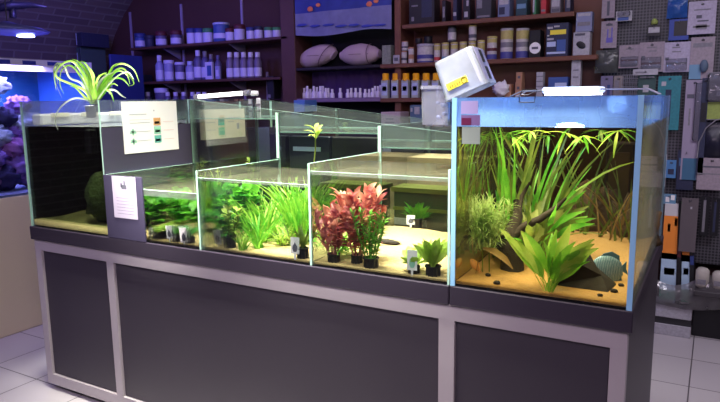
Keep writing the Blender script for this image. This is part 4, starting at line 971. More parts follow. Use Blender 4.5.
BXS = [('carton', 'dark blue carton with pale end stripe, topmost left of the shelves', (76, 31, 109, 46), 2.05, .3, NAVY, [(.0, .1, .12, .95, 0)], [LBLUE]),
       ('carton', 'dark green carton below the topmost dark blue carton', (77, 46, 106, 74), 2.08, .28, mat('dim_green_card', (.06, .10, .10), .6), [(.75, .5, .98, .95, 0), (.1, .2, .3, .8, 1)], [NAVY, LBLUE])]
st_ = thing('storage_cupboard', 'dark cupboard behind the spider plant carrying the cartons', 'cupboard', (0,0,0))
a, b, z0_, z1_ = bounds(76, 75, 152, 150, 2.03, 0)
zc = W(90, 74.5, Y=2.06).z
MB().bbox((a, 2.02, 0), (W(112, 90, Y=2.02).x, 2.5, zc-.002), .004).build('body', NAVY, st_)
MB().bbox((a+.02, 2.0, .1), (W(112, 90, Y=2.02).x-.02, 2.0195, zc-.04), .003).build('door', DBLUE, st_)
c2 = carton(*BXS[1][:2], BXS[1][2], BXS[1][3], BXS[1][4], BXS[1][5], BXS[1][6], BXS[1][7], zb=zc)
c1z = W(90, 46, Y=2.08).z+.001
carton(*BXS[0][:2], BXS[0][2], BXS[0][3], BXS[0][4], BXS[0][5], BXS[0][6], BXS[0][7], zb=c1z)
carton('carton', 'large royal blue carton standing left of the lower shelf', (110, 53, 139, 99), 1.9, .35, mat('royal_carton', (.025, .04, .18), .5), [(.3, .3, .9, .7, 0), (0, .85, 1, .93, 1)], [MBLUE, LBLUE], zb=0, gap=0)

# ------------------------------------------------------------------ alcove in the middle
ap = thing('alcove_board', 'brown upright board left of the dark alcove', 'board', (0,0,0))
a, b = W(281, 50, Y=SY), W(295, 50, Y=SY)
MB().bbox((a.x, SY, 0), (b.x, WY-.001, 2.7), .004).build('panel', DWOOD, ap)
alcL, alcR = b.x+.002, W(394, 50, Y=SY).x
dk = thing('alcove_lining', 'black cloth lining the back of the alcove', 'cloth', (0,0,0))
MB().box((alcL, WY-.012, .3), (alcR, WY-.002, 2.6)).build('cloth', mat('black_cloth', (.012, .010, .018), .9), dk)
zN1 = shelf('alcove_shelf', 'dark shelf in the alcove carrying two pale bundles', 296, 391, 66, 66, SY+.005, .23, mat('black_board', (.015, .012, .018), .6))
zN2 = shelf('alcove_shelf', 'lilac-edged alcove shelf carrying a row of tiny white bottles', 296, 385, 98, 98, SY+.005, .23, mat('lilac_board', (.22, .15, .28), .5), th=.03)
cu = MB(); n = 60; vs = []
for i in range(n+1):
    x = alcL+.01+(alcR-alcL-.02)*i/n; y = SY+.215+.008*math.sin(i*.9)+.004*math.sin(i*2.1)
    vs += [(x, y, zN2+.001), (x, y, zN1-.026), (x, y+.004, zN2+.001), (x, y+.004, zN1-.026)]
fs = []
for i in range(n): fs += [(4*i, 4*i+4, 4*i+5, 4*i+1), (4*i+2, 4*i+3, 4*i+7, 4*i+6)]
tag(cu.add(vs, fs).build('curtain', PURPLE, smooth=True), 'deep purple cloth hanging behind the tiny white bottles', 'curtain')
# banner with two clownfish over a blue reef
A_, B_ = W(295, 12, Y=SY-.02), W(391, 12, Y=SY-.02); zt, zb_ = W(340, -14, Y=SY-.02).z, W(340, 33, Y=SY-.02).z
bn = MB(); n = 24; vs = []
wbn = B_.x-A_.x
for i in range(n+1):
    for j in range(5):
        x = A_.x+wbn*i/n; z = zb_+(zt-zb_)*j/4 + (.012*math.sin(i/n*PI*2.2+2.5) if j == 0 else 0)
        y = SY-.02+.008*math.sin(i*.55)
        vs.append((x, y, z))
fs = [(i*5+j, (i+1)*5+j, (i+1)*5+j+1, i*5+j+1) for i in range(n) for j in range(4)]
ms = [1 if j < 2 else 0 for i in range(n) for j in range(4)]
n0 = len(vs); vs2 = [(x, y+.003, z) for x, y, z in vs]; bn.add(vs, fs, ms).add(vs2, [tuple(reversed(f_)) for f_ in fs], ms)
bnr = bn.build('banner', [mat('reef_blue', (.03, .05, .30), .6, var=.5, scale=9), mat('reef_pale', (.17, .18, .36), .6, var=.35, scale=14)], smooth=True)
tag(bnr, 'blue sea banner with two orange fish hanging over the alcove', 'banner')
m = MB(); m.blob((0,0,0), (wbn*.05, .002, .011), .3, seg=12, rings=8)
for (px, py, s_) in ((310, 9, 1), (318, 5, .8), (369, 4, 1), (376, 1, .8)):
    q = MB(); c = W(px, py, Y=SY-.034); q.blob((c.x, c.y, c.z), (.026*s_, .003, .018*s_), .3, seg=12, rings=8, seed=px); q.build('fish_print', mat('clownfish_orange', (.75, .22, .10), .5), bnr, smooth=True)
m = MB()
for k in range(7): 
    c = W(302+k*13, 25+(k % 2), Y=SY-.032); m.blob((c.x, c.y, c.z), (.05, .002, .009), .4, seg=10, rings=6, seed=k)
m.build('reef_print', mat('reef_dark', (.05, .07, .42), .6), bnr, smooth=True)
MB().box((A_.x-.02, SY-.012, zt-.01), (B_.x+.02, SY-.006, zt+.01)).build('hanging_rod', METAL, bnr)
# two pale tied bundles
BUN = mat('pale_pink_cloth', (.50, .38, .42), .85, bump=.25, scale=10, var=.08)
def bundle(label, px, rz, tilt, seed):
    a, b, z0, z1 = bounds(*px, SY+.04); w_, h = b-a, z1-zN1
    t = thing('cloth_bundle', label, 'bundle', ((a+b)/2, SY+.12, zN1+.001))
    m = MB(); n, sg = 24, 20; vs = []
    for i in range(n+1):
        u = i/n; x = (u-.5)*w_; rr = math.sin(PI*min(.97, max(.03, u)))**.42
        rr *= 1-.10*math.exp(-((u-.78)/.02)**2) 
        for k in range(sg):
            an = 2*PI*k/sg; q = 1+.05*noise.noise(Vector((u*5, math.cos(an)*2, math.sin(an)*2+seed)))
            zz = h*.5+h*.5*rr*q*math.sin(an); zz = max(0, zz)
            vs.append((x+tilt*(zz-h*.5), .085*rr*q*math.cos(an), zz))
    fs = [(i*sg+k, i*sg+(k+1) % sg, (i+1)*sg+(k+1) % sg, (i+1)*sg+k) for i in range(n) for k in range(sg)]+[tuple(range(sg)), tuple(n*sg+k for k in range(sg-1, -1, -1))]
    m.add(vs, fs).build('bundle_body', BUN, t, smooth=True)
    m = MB(); m.tube([((u-.5)*w_*.9, -.086*math.sin(PI*min(.97, max(.03, .05+u*.9)))**.6, h*.5) for u in [i/14 for i in range(15)]], .0022, 5)
    m.build('seam', mat('dark_seam', (.16, .10, .13), .8), t)
    m = MB(); m.tube([(w_*.28+tilt*(h*.5+h*.48*math.sin(a_)-h*.5), -.083*math.cos(a_), h*.5+h*.47*math.sin(a_)) for a_ in [(-PI/2+PI*i/12) for i in range(13)]], .003, 5)
    m.build('tie', mat('dark_seam', (.16, .10, .13), .8), t)
bundle('pale pink cloth bundle leaning right, left of two in the alcove', (295, 44, 329, 66), 0, .75, 1)
bundle('rounded pale pink cloth bundle, right of two in the alcove', (336, 43, 375, 66), 0, 0, 5)
# tiny white bottles
random.seed(12)
xs_ = [292.5, 298.5, 301.5, 304.5, 308, 311, 314.5, 317, 320, 322.5, 326.5, 334.5, 342, 345.5, 350, 354.5, 359.5, 363.5, 367, 369.5, 372.5, 375]
hs_ = [9, 10, 12, 9, 12, 11, 12, 12, 10, 10, 9, 10, 9, 10, 10, 10, 9, 9, 10, 12, 12, 13]
for k, (px, hh) in enumerate(zip(xs_, hs_)):
    jar('dropper_bottle', 'tiny white bottle on the lilac alcove shelf, %s of twenty-two' % nth(k, 22), (px+2.6, 98-hh, px+6.8, 98), SY+.05+.03*(k % 2), mat('white_bottle', (.80, .78, .92), .4), mat('white_tip', (.86, .84, .94), .4), None,
        'tiny white bottles in the alcove', cat='bottle', zb=zN2, capf=.38, neck=.55)

# ------------------------------------------------------------------ shelving unit in the middle right
US = thing('shelving_unit', 'brown wooden shelving unit crowded with cans and boxes', 'shelving', (0,0,0))
x0, x1 = W(394, 30, Y=SY).x, W(597, 30, Y=SY).x
MB().bbox((x0, SY+.005, 0), (x0+.05, WY-.001, 2.7), .004).build('side_panel', WOOD, US)
MB().box((x0+.051, WY-.02, .3), (x1, WY-.002, 2.7)).build('back_panel', WOOD, US)
def ushelf(pxa, pxb, py, th=.028, name='shelf_board', m=WOOD, Yf=SY-.02):
    a = W(pxa, py, Y=Yf); b = W(pxb, py, Y=Yf); zz = W((pxa+pxb)/2, py, Y=Yf).z
    MB().bbox((a.x, Yf, zz-th), (b.x, WY-.021, zz), .003).build(name, m, US); return zz
def lev(pxa, ya, pxb, yb): return (W(pxa, ya, Y=SY-.02).z+W(pxb, yb, Y=SY-.02).z)/2
z1u = ushelf(402, 574, 18); z2u = ushelf(380, 597, 59.5)
z3u = ushelf(380, 441, 98)
z4u = ushelf(440, 597, 97)
UY = SY-.005
CB = mat('white_can', (.52, .49, .48), .45, var=.35, scale=60); CY = mat('olive_yellow_band', (.48, .42, .14), .5, var=.3, scale=60); BB = mat('blue_band', (.07, .07, .28), .5)
# second shelf, left to right
def onb(py0, px0, px1, zz, Y=UY): return (px0, py0, px1, py0+10)
def cj(label, px0, px1, py0, m_b, m_c, m_l, extra=None, capf=.1, zb=None, Y=UY+.01, **k):
    jar('food_can', label, (px0, py0, px1, 60), Y, m_b, m_c, m_l, 'cans on the second shelf', cat='can', zb=z2u if zb is None else zb, capf=capf, extra=extra, **k)
def top_of(py, px, Y=UY+.01): return W(px, py, Y=Y).z
carton('carton', 'grey and green mottled carton at the left end of the second shelf', (382, 45, 398, 64), UY, .12, mat('mottled_card', (.22, .24, .20), .6, var=.6, scale=60), zb=z2u)
carton('small_carton', 'little white carton in front of the mottled carton', (393, 55, 400, 64), UY-.013, .012, LGREY, [(.2, .3, .8, .7, 0)], [INK], zb=z2u)
cj('small brown-topped can, lower one of the stacked pair', 400, 406, 51, CB, TAN, CB, [(.3, .5, INK)]); zt_ = top_of(51, 403)
cj('small brown-topped can, upper one of the stacked pair', 400, 407, 41, CB, TAN, CB, [(.3, .5, INK)], zb=zt_+.002)
cj('small cream can right of the stacked pair', 407, 413, 47, CB, TAN, CB, [(.3, .6, TAN)])
cj('wide white tub with blue lettering band on the second shelf', 413, 432, 43.5, CB, LGREY, CB, [(.25, .5, BB), (.02, .1, BB)], capf=.16)
for k, (a, b, h_) in enumerate(((432.5, 439.5, 43.5), (440, 448, 42.5), (449, 457, 42), (458, 466, 41.5))):
    cj('yellow-topped can beside the wide white tub, %s of four' % nth(k, 4), a, b, h_, CB, CY, CB, [(.72, .95, CY), (.1, .3, [RED, SKYB, GREY, GREY][k])])
cj('yellow-topped can partly behind the tilted tub', 467, 475, 41, CB, CY, CB, [(.6, .95, CY)]); zq = top_of(41, 471)
cj('yellow and black can stacked above the tilted tub', 467, 475.5, 25, CB, CY, CB, [(.2, .45, INK)], zb=zq+.002, Y=UY+.012)
cj('yellow-topped can right of the tilted tub', 476, 484, 40, CB, CY, CB, [(.55, .95, CY)])
cj('medium can with blue foot and yellow rim', 485, 496, 36, CB, CY, CB, [(.02, .25, BB), (.8, .98, CY), (.4, .55, DRED)])
cj('tall can with blue foot and yellow top, left of two', 498, 512, 28, CB, LGREY, CB, [(.02, .25, BB), (.68, .98, CY), (.4, .58, GREY)], capf=.06)
cj('tall can with blue foot and yellow top, right of two', 513.5, 528, 28, CB, LGREY, CB, [(.02, .25, BB), (.68, .98, CY), (.4, .58, GREY)], capf=.06)
cj('dark spare can standing on the cans behind the tilted tub', 446, 455, 26, mat('dark_can', (.10, .10, .12), .4), BLACK, CB, capf=.15, zb=top_of(42, 452)+.003, Y=UY+.012)
cj('black-lidded jar lying on the wide white tub, left of two', 413.5, 421, 38, BLACK, DRED, None, zb=top_of(43.5, 418)+.002, Y=UY+.012)
cj('black-lidded jar on the wide white tub, right of two', 422, 431, 36, BLACK, BLACK, None, zb=top_of(43.5, 426)+.002, Y=UY+.012)
bp_ = carton('black_pack', 'black package with round white label on the second shelf', (529, 30, 544, 58), UY, .1, BLACK, zb=z2u, cat='package')
c = W(535, 48, Y=UY-.002)
MB().lathe([(.0001, 0), (.036, 0), (.036, .0015), (.0001, .0015)], seg=24, T=Matrix.Translation(c-bp_.location) @ Matrix.Rotation(PI/2, 4, 'X')).build('round_label', WHITE, bp_)
MB().box((-.02, -.003, -.007), (.02, -.0016, .007), 0, Matrix.Translation(c-bp_.location)).build('label_print', INK, bp_)
carton('pump_box', 'large dark blue product box with yellow stripe on the second shelf', (546, 23, 572, 57), UY, .12, NAVY,
       [(.18, .66, .9, .80, 0), (.05, .84, .3, .90, 1), (.35, .88, .6, .93, 1), (.05, .5, .35, .56, 1), (.05, .3, .45, .45, 2), (.5, .15, .9, .5, 3), (.05, .08, .9, .14, 2), (.05, .62, .15, .66, 1)], [YLAB, LGREY, LBLUE, MBLUE], zb=z2u)
bw = carton('filter_carton', 'white box picturing a black oval device, right end of second shelf', (573, 32, 592, 55.5), UY, .08, LGREY, [(.1, .85, .7, .95, 0)], [INK], zb=z2u)
cc = W(581, 45, Y=UY-.003)-bw.location; q = MB(); q.blob((0,0,0), (.030, .002, .020), .05, seg=16, rings=8); ov = q.build('device_picture', BLACK, bw, loc=cc, smooth=True); ov.rotation_euler.y = .5
carton('carton', 'grey-blue box on top of the oval device box', (576, 12, 594, 31), UY+.002, .07, mat('grey_blue_card', (.22, .24, .38), .5), [(.1, .8, .9, .95, 0), (.1, .3, .9, .5, 1)], [LGREY, GREY], zb=W(582, 32, Y=UY).z+.001)
# top shelf
tops = [((409, -6, 440, 21), BLACK, 'large black box with faint pictures on the top shelf', [(.1, .1, .2, .25, 0), (.1, .6, .35, .65, 0), (.5, .2, .9, .8, 1)], [GREY, NAVY]),
 ((442, 0, 451, 20), BLACK, 'black bottle-pack right of the large black box', [(.2, .2, .8, .7, 0)], [GREY]),
 ((453, -4, 462, 20), NAVY, 'dark navy box between black packs on the top shelf', [(.1, .2, .9, .35, 0)], [LGREY]),
 ((463, -8, 475, 19), BLACK, 'black pack with white round marks on the top shelf', [(.2, .1, .7, .3, 0), (.5, .5, .8, .7, 0)], [LGREY]),
 ((476, -8, 496, 18), mat('dark_grey_pack', (.04, .045, .05), .4), 'dark pack with pale left stripe on the top shelf', [(.05, .4, .4, .95, 0), (.1, .05, .9, .12, 0)], [GREY]),
 ((498, -8, 514, 17), mat('slate_blue', (.16, .2, .34), .5), 'slate blue and white box on the top shelf', [(.1, .5, .9, .9, 0), (.1, .1, .6, .4, 1)], [LGREY, NAVY]),
 ((516, -8, 531, 16), mat('teal_black', (.02, .06, .08), .5), 'dark teal box on the top shelf', [(.1, .3, .9, .5, 0)], [SKYB]),
 ((533, -8, 540, 15), GREEN, 'narrow green and white carton on the top shelf', [(.0, .1, .5, .9, 0)], [LGREY]),
 ((541, -8, 550, 15), RED, 'bright red carton on the top shelf', [(.1, .1, .9, .2, 0)], [GREY]),
 ((551, -8, 564, 14), GREY, 'grey and white carton right of the red carton', [(.1, .3, .9, .9, 0), (.1, .05, .9, .2, 1)], [LGREY, INK]),
 ((565, -8, 574, 14), NAVY, 'dark blue carton at the right end of the top shelf', [(.3, .2, .9, .9, 0)], [GREY])]
for px, mm, lb_, pa, pm in tops: carton('product_box', lb_, px, UY, .10, mm, pa, pm, zb=z1u, group=None)
# yellow-capped bottles
for k in range(6):
    a = 381+k*10.1
    t = carton('yellow_bottle', 'yellow-capped bottle with grey-blue label, %s of the six alike' % nth(k, 6), (a, 80, a+9.2, 98), UY, .04, mat('clear_grey_bottle', (.42, .46, .44), .3),
               [(.08, .15, .92, .85, 0), (.2, .4, .8, .65, 1)], [LBLUE, [INK, GREEN, DBLUE, DBLUE, RED, INK][k]], 'six yellow-capped bottles', cat='bottle', zb=z3u)
    m = MB(); zc_ = W(a+4, 80, Y=UY).z-t.location.z; r = .024
    m.lathe([(r*1.15, zc_-.004), (r*1.15, zc_+.006), (r, zc_+.008), (r, zc_+.045), (r*.85, zc_+.048)], (0, .022, 0), 14)
    m.build('cap', YEL, t, smooth=True)
# below the second shelf: wall, little boxes
sb_ = carton('kraft_box', 'small tan cardboard box with a smile mark, top of the tan stack', (516, 71, 525, 81), UY+.04, .07, TAN, [(.3, .35, .7, .6, 0)], [INK], zb=None)
carton('kraft_box', 'small tan cardboard box, left below the smile-marked one', (505, 84, 514, 97), UY+.03, .07, TAN, [(.3, .5, .7, .7, 0)], [INK], zb=z4u)
carton('kraft_box', 'small tan cardboard box, right below the smile-marked one', (515, 82, 525, 97), UY+.03, .09, TAN, [(.3, .5, .7, .7, 0)], [INK], zb=z4u)
sb_.location.z = W(520, 82, Y=UY+.03).z+.001
tag(MB().blob((0,0,0), (.06, .04, .06), .6, 4, seed=3).build('filter_wool', mat('white_wool', (.85, .84, .86), .95, bump=1, scale=40), loc=(W(499, 89, Y=.95).x, .95, Hh+.665), smooth=True), 'white ball of filter wool on the rear rim of the corner aquarium', 'wool') if False else None
tag(MB().blob((0,0,0), (.055, .04, .05), .5, 4, seed=3).build('filter_wool', mat('white_wool', (.85, .84, .86), .95, bump=1, scale=40), loc=(W(500, 90, Y=UY).x, UY+.04, z4u+.052), smooth=True), 'white ball of filter wool left of the small tan boxes', 'wool')
carton('white_box', 'upright white box under the right end of the second shelf', (571, 60, 582, 97), UY+.01, .06, LGREY, [(.2, .5, .8, .55, 0), (.2, .7, .8, .74, 0)], [GREY], zb=z4u)
carton('blue_box', 'blue and white box low behind the aquarium lamp', (548, 77, 570, 97), UY, .08, MBLUE, [(.35, .1, .95, .7, 0)], [LBLUE], zb=z4u)
carton('white_box', 'stack of thin white trays right of the tan boxes', (536, 72, 545, 97), UY+.01, .06, LGREY, [(0, .2, 1, .24, 0), (0, .4, 1, .44, 0), (0, .6, 1, .64, 0), (0, .8, 1, .84, 0)], [GREY], zb=z4u)
# seen behind the rear tanks: low cupboard with boxes
lc = thing('low_cupboard', 'dark low cupboard behind the plant tanks', 'cupboard', (0,0,0))
xa, xb = W(252, 130, Y=1.95).x, W(436, 130, Y=1.95).x; zl = W(390, 129, Y=1.95).z
MB().bbox((xa, 1.95, 0), (xb, 2.25, zl-.02), .004).build('body', mat('plum_cupboard', (.05, .03, .05), .6), lc)
MB().bbox((xa-.01, 1.94, zl-.019), (xb+.01, 2.26, zl), .003).build('worktop', mat('dark_top', (.08, .05, .08), .5), lc)
carton('white_carton', 'pinkish white carton behind the right plant tanks', (381, 112, 409, 128), 1.97, .14, mat('pinkish_card', (.48, .38, .42), .6), [(.25, .55, .65, .62, 0), (.2, .35, .7, .4, 0)], [GREY], zb=zl)
carton('blue_carton', 'slate blue carton with white square behind the right plant tanks', (410, 105, 430, 128), 1.98, .12, mat('slate_blue2', (.08, .14, .24), .5), [(.35, .62, .75, .92, 0), (.05, .72, .2, .88, 0), (.2, .2, .8, .26, 1)], [LGREY, LBLUE], zb=zl)
carton('blue_tray', 'bright blue tray box behind the rear middle tank', (294, 100, 317, 122), 1.97, .16, mat('bright_blue_box', (.10, .24, .62), .5), zb=zl)
jg = carton('water_jug', 'white and blue jug seen behind the rear left plant tank', (256, 128, 270, 165), 1.6, .12, mat('jug_white', (.5, .6, .7), .4), [(.1, .35, .9, .65, 0)], [mat('jug_blue', (.10, .18, .34), .5)], cat='jug')
jx = jg.location.x
tag(MB().bbox((jx-.22, 1.55, 0), (jx+.22, 1.85, jg.location.z-.001), .004).build('side_table', DWOOD), 'dark wooden side table under the white and blue jug', 'table')

# ------------------------------------------------------------------ pegboard wall with hanging goods
PY = 2.40
pb = thing('pegboard', 'grey perforated pegboard wall hung with packaged goods', 'pegboard', (0,0,0))
xa, xb = W(598, 97, Y=SY-.02).x+.004, W(760, 30, Y=PY).x
MB().box((xa, PY, .45), (xb, PY+.02, 2.6)).build('board', pegmat(), pb)
MB().box((xa, PY+.0205, .45), (xa+.04, WY-.001, 2.6)).build('upright', GREY, pb)
MB().box((xb-.04, PY+.0205, .45), (xb, WY-.001, 2.6)).build('upright', GREY, pb)
def hung(name, label, px, base, patches=(), mats=None, off=.05, blister=None, th=.002, cat='package', bm=CLEARPL, rz=0):
    Y = PY-off; a, b, z0, z1 = bounds(*px, Y); w_, h = b-a, z1-z0
    t = thing(name, label, cat, ((a+b)/2, Y, z0)); 
    m = MB(); hw, hh = .008, .004
    # card with a euro-slot
    xs, zs_ = [-w_/2, -hw, hw, w_/2], [0, h-.022, h-.022+2*hh, h]
    for i in range(3):
        for j in range(3):
            if i == 1 and j == 1: continue
            m.box((xs[i], 0, zs_[j]), (xs[i+1], th, zs_[j+1]))
    m.build('card', base, t)
    if patches:
        q = MB()
        for (u0, v0, u1, v1, mi) in patches: q.box((-w_/2+u0*w_, -.0012, v0*h), (-w_/2+u1*w_, -.0002, v1*h), mi)
        q.build('print', mats, t)
    if blister:
        u0, v0, u1, v1, dp = blister; q = MB(); q.bbox((-w_/2+u0*w_, -dp, v0*h), (-w_/2+u1*w_, -.0013, v1*h), dp*.5); q.build('blister', bm, t)
    m = MB(); m.tube([((a+b)/2, PY-.0005, z0+h-.018), ((a+b)/2, Y-.012, z0+h-.018), ((a+b)/2, Y-.016, z0+h-.010)], .0022, 6); m.build('hook', METAL, pb)
    return t
LC = mat('pinkish_grey_card', (0.3, 0.25, 0.29), .6, var=.35, scale=70); LC2 = mat('lavender_card', (0.4, 0.36, 0.48), .6, var=.35, scale=70)
hung('hanging_card', 'white hanging pack with faint script, top right of the pegboard', (688, 1, 716, 34), LC2, [(.2, .72, .8, .76, 0), (.3, .48, .5, .58, 1), (.35, .38, .75, .42, 1), (.3, .15, .7, .3, 0), (.2, .2, .8, .26, 0)], [GREY, INK], .05)
hung('hanging_card', 'pink-grey card pack, leftmost of the three alike', (619, 45, 640, 68), LC, [(.3, .8, .7, .85, 0), (.1, .3, .9, .38, 1), (.05, .05, .9, .2, 0)], [GREY, DRED], .045, (.1, .1, .9, .5, .012))
hung('hanging_card', 'pink-grey card pack, middle of the three alike', (639, 42, 664, 72), LC, [(.3, .8, .7, .84, 0), (.4, .68, .7, .72, 0), (.1, .4, .25, .55, 2), (.1, .25, .9, .33, 1), (.05, .05, .9, .2, 0)], [GREY, DRED, INK], .052, (.1, .1, .9, .5, .012))
hung('hanging_card', 'pink-grey card pack, rightmost of the three alike', (664, 42, 690, 72), LC2, [(.3, .8, .6, .84, 0), (.3, .66, .65, .7, 0), (.05, .4, .2, .5, 1), (.1, .25, .9, .33, 0)], [GREY, INK], .045, (.1, .06, .9, .45, .012))
hung('hanging_card', 'card with dark oval mitt and pale blue corner, right side', (690, 37, 714, 79), LC, [(0, 0, .5, .35, 1), (.1, .76, .9, .86, 0)], [GREY, SKYB], .05)
p_ = W(704, 66, Y=PY-.064); q = MB(); q.blob((0,0,0), (.022, .012, .036), .1, seg=12, rings=9); tag(q.build('scrub_pad', mat('slate_pad', (.08, .12, .18), .6), loc=p_, smooth=True), 'dark oval pad held on the blue cornered card', 'pad')
hung('hanging_card', 'narrow card pack at the top left corner of the pegboard', (602, -6, 615, 18), LC, [(.4, .1, .6, .7, 0)], [INK], .05)
hung('tool_pack', 'small white and blue pack on a peg beside the narrow card', (616, 11, 632, 21), LGREY, [(.1, .05, .8, .4, 0)], [MBLUE], .06, (.1, .5, .9, .95, .02))
hung('tool_pack', 'card with two purple-blue suction tools, upper left of pegboard', (601, 21, 617, 48), LC, [(.35, .2, .75, .38, 0), (.38, .38, .46, .7, 0), (.64, .38, .72, .75, 0), (.3, .82, .7, .9, 1)], [mat('violet_tool', (.12, .10, .42), .4), INK], .05)
jb = hung('squeeze_bottle', 'small bottle with lime cap and white label hanging on the pegboard', (647, 25, 661, 36), BLACK, [(.1, .3, .9, .8, 0)], [LGREY], .06, cat='bottle')
MB().lathe([(.018, 0), (.018, .02), (.008, .034)], (0, .004, W(654, 24.5, Y=PY-.06).z-jb.location.z)).build('cap', YGREEN, jb, smooth=True)
bgm = MB(); 
def bag(name, label, px, m, off=.05, dp=.03, seed=0, inner=None, cat='bag'):
    Y = PY-off; a, b, z0, z1 = bounds(*px, Y); w_, h = b-a, z1-z0
    t = thing(name, label, cat, ((a+b)/2, Y, z0)); mb = MB(); n, k = 10, 12; vs = []
    for s_ in (-1, 1):
        for j in range(k+1):
            for i in range(n+1):
                u, v_ = i/n, j/k; bl = (math.sin(PI*u)*math.sin(PI*min(1, v_*1.15) if v_ < .87 else 0)) if v_ < .87 else 0
                vs.append(((u-.5)*w_*(1-.08*v_), s_*(.001+dp*.5*bl*(1+.5*noise.noise(Vector((u*4, v_*4, seed))))), v_*h))
    N = (n+1)*(k+1)
    for s_ in (0, 1):
        fs = [(s_*N+j*(n+1)+i, s_*N+j*(n+1)+i+1, s_*N+(j+1)*(n+1)+i+1, s_*N+(j+1)*(n+1)+i) for j in range(k) for i in range(n)]
        mb.add(vs if s_ == 0 else [], [tuple(f_) for f_ in fs] if s_ == 0 else [])
        if s_: mb.f += [tuple(reversed(f_)) for f_ in fs]; mb.m += [0]*len(fs)
    mb.build('bag_film', m, t, smooth=True)
    if inner:
        q = MB(); q.blob((0, 0, h*.42), (w_*.33, dp*.18, h*.28), .3, seed=seed, seg=14, rings=10); q.build('contents', inner, t, smooth=True)
    m_ = MB(); m_.tube([((a+b)/2, PY-.0005, z1-.008), ((a+b)/2, Y-.014, z1-.008)], .0022, 6); m_.build('hook', METAL, pb)
    return t
bag('clear_bag', 'greyish translucent bag hanging below the suction tool card', (595, 50, 618, 73), GREYPL, .06, .05, 1, GREY)
bag('blue_bag', 'shiny blue bag at the top of the pegboard', (667, -4, 688, 18), mat('shiny_blue', (.02, .08, .30), .25, bump=.5, scale=25), .05, .04, 2)
hung('blue_card', 'blue card around a black pad under the shiny blue bag', (669, 19, 689, 40), mat('deep_blue_card', (.03, .06, .30), .5), [(.25, .2, .9, .9, 0)], [BLACK], .045)
hung('thin_pack', 'thin pale pack lying across below the pink-grey cards', (633, 69, 658, 75), LGREY, [(.1, .3, .5, .6, 0)], [GREY], .085)
hung('dark_pack', 'dark green pack with small white label above the aquarium corner', (637, 75, 655, 120), mat('dark_green_pack', (.03, .07, .06), .4), [(.3, .62, .62, .78, 0), (.1, .94, .9, .97, 0)], [LGREY], .05)
hung('dark_pack', 'navy pack with pale arc left behind the aquarium rim', (600, 76, 612, 120), mat('dim_lilac_pack', (.16, .14, .24), .5), [(.55, .2, .8, .8, 0)], [DBLUE], .05)
hung('dark_pack', 'beige pack hanging right of the navy pack', (613, 76, 622, 120), mat('dim_beige', (.22, .19, .18), .5), [(.1, .6, .6, .9, 0)], [GREY], .055)
hung('teal_pack', 'teal pack with dark tool silhouette behind the aquarium corner', (657, 76, 680, 130), TEAL, [(.35, .1, .6, .75, 0), (.15, .82, .35, .9, 1)], [NAVY, LGREY], .05)
bs = thing('wire_basket', 'grey wire basket hooked on the pegboard behind the aquarium', 'basket', (0,0,0))
A0 = W(622, 75, Y=PY-.12); B0 = W(636, 98, Y=PY-.12)
m = MB()
for i in range(9):
    x = A0.x+(B0.x-A0.x)*i/8; m.tube([(x, PY-.12, B0.z), (x, PY-.12, A0.z)], .0012, 4)
for j in range(7):
    z = B0.z+(A0.z-B0.z)*j/6; m.tube([(A0.x, PY-.002, z), (A0.x, PY-.12, z), (B0.x, PY-.12, z), (B0.x, PY-.002, z)], .0012, 4)
m.build('wire_mesh', METAL, bs)
hung('long_pack', 'long grey blister pack hanging down the right pegboard', (683, 80, 701, 180), mat('dim_lilac_card', (.30, .26, .36), .55), [(.1, .82, .5, .86, 0), (.25, .55, .35, .72, 1), (.1, 0, .9, .22, 2)], [INK, GREY, mat('dusk_blue', (.05, .14, .24), .5)], .05, (.55, .4, .95, .97, .018))
hung('long_pack', 'navy long pack with dark knob beside the grey blister pack', (699, 78, 706, 175), NAVY, [(.1, .55, .9, .75, 0)], [BLACK], .07)
hung('filter_pack', 'clear pack with lime label at the right edge of the pegboard', (706, 72, 732, 120), GREY, [(0, .02, 1, .38, 0), (.4, .5, .7, .7, 1)], [YGREEN, LGREY], .06, (.02, .4, .98, .98, .03))
hung('filter_pack', 'large rounded blister pack with pinkish card, right edge', (697, 158, 726, 190), LC, [(0, .48, 1, .52, 0), (.2, .7, .8, .75, 1)], [GREY, INK], .07)
m = MB(); A0 = W(722, 160, Y=PY-.075)
m.tube([W(697, 158, Y=PY-.07), W(699, 142, Y=PY-.07), W(706, 128, Y=PY-.07), W(716, 120, Y=PY-.07), W(728, 118, Y=PY-.07)], .004, 8); tag(m.build('blister_arch', GREY, smooth=True), 'pale arched rim above the pinkish card pack', 'rim')
bag('dark_bag', 'black rounded bag filling the large blister at the right edge', (700, 122, 730, 159), mat('black_bag', (.015, .015, .03), .3), .05, .06, 6)
hung('white_card', 'whitish card pack seen through the aquarium side glass', (640, 154, 666, 186), mat('greyish_white', (.50, .52, .62), .6), [(.1, .5, .9, .54, 0), (.1, .3, .7, .36, 0)], [GREY], .05)
hung('blue_card', 'small blue card right of the whitish pack', (666, 160, 676, 178), mat('clear_blue_card', (.08, .22, .45), .5), [(.2, .2, .8, .5, 0)], [NAVY], .05)
hung('cable_pack', 'dark blue pack with round silver emblem low on the pegboard', (677, 150, 694, 190), NAVY, [(.1, .6, .9, .8, 1)], [LGREY, mat('blue_dim', (.06, .14, .28), .5)], .045)
hung('bright_pack', 'small blue-white pack above the tall orange box', (663, 194, 676, 204), SKYB, [(.2, .2, .5, .7, 0), (.6, .4, .9, .9, 0)], [WHITE], .09)
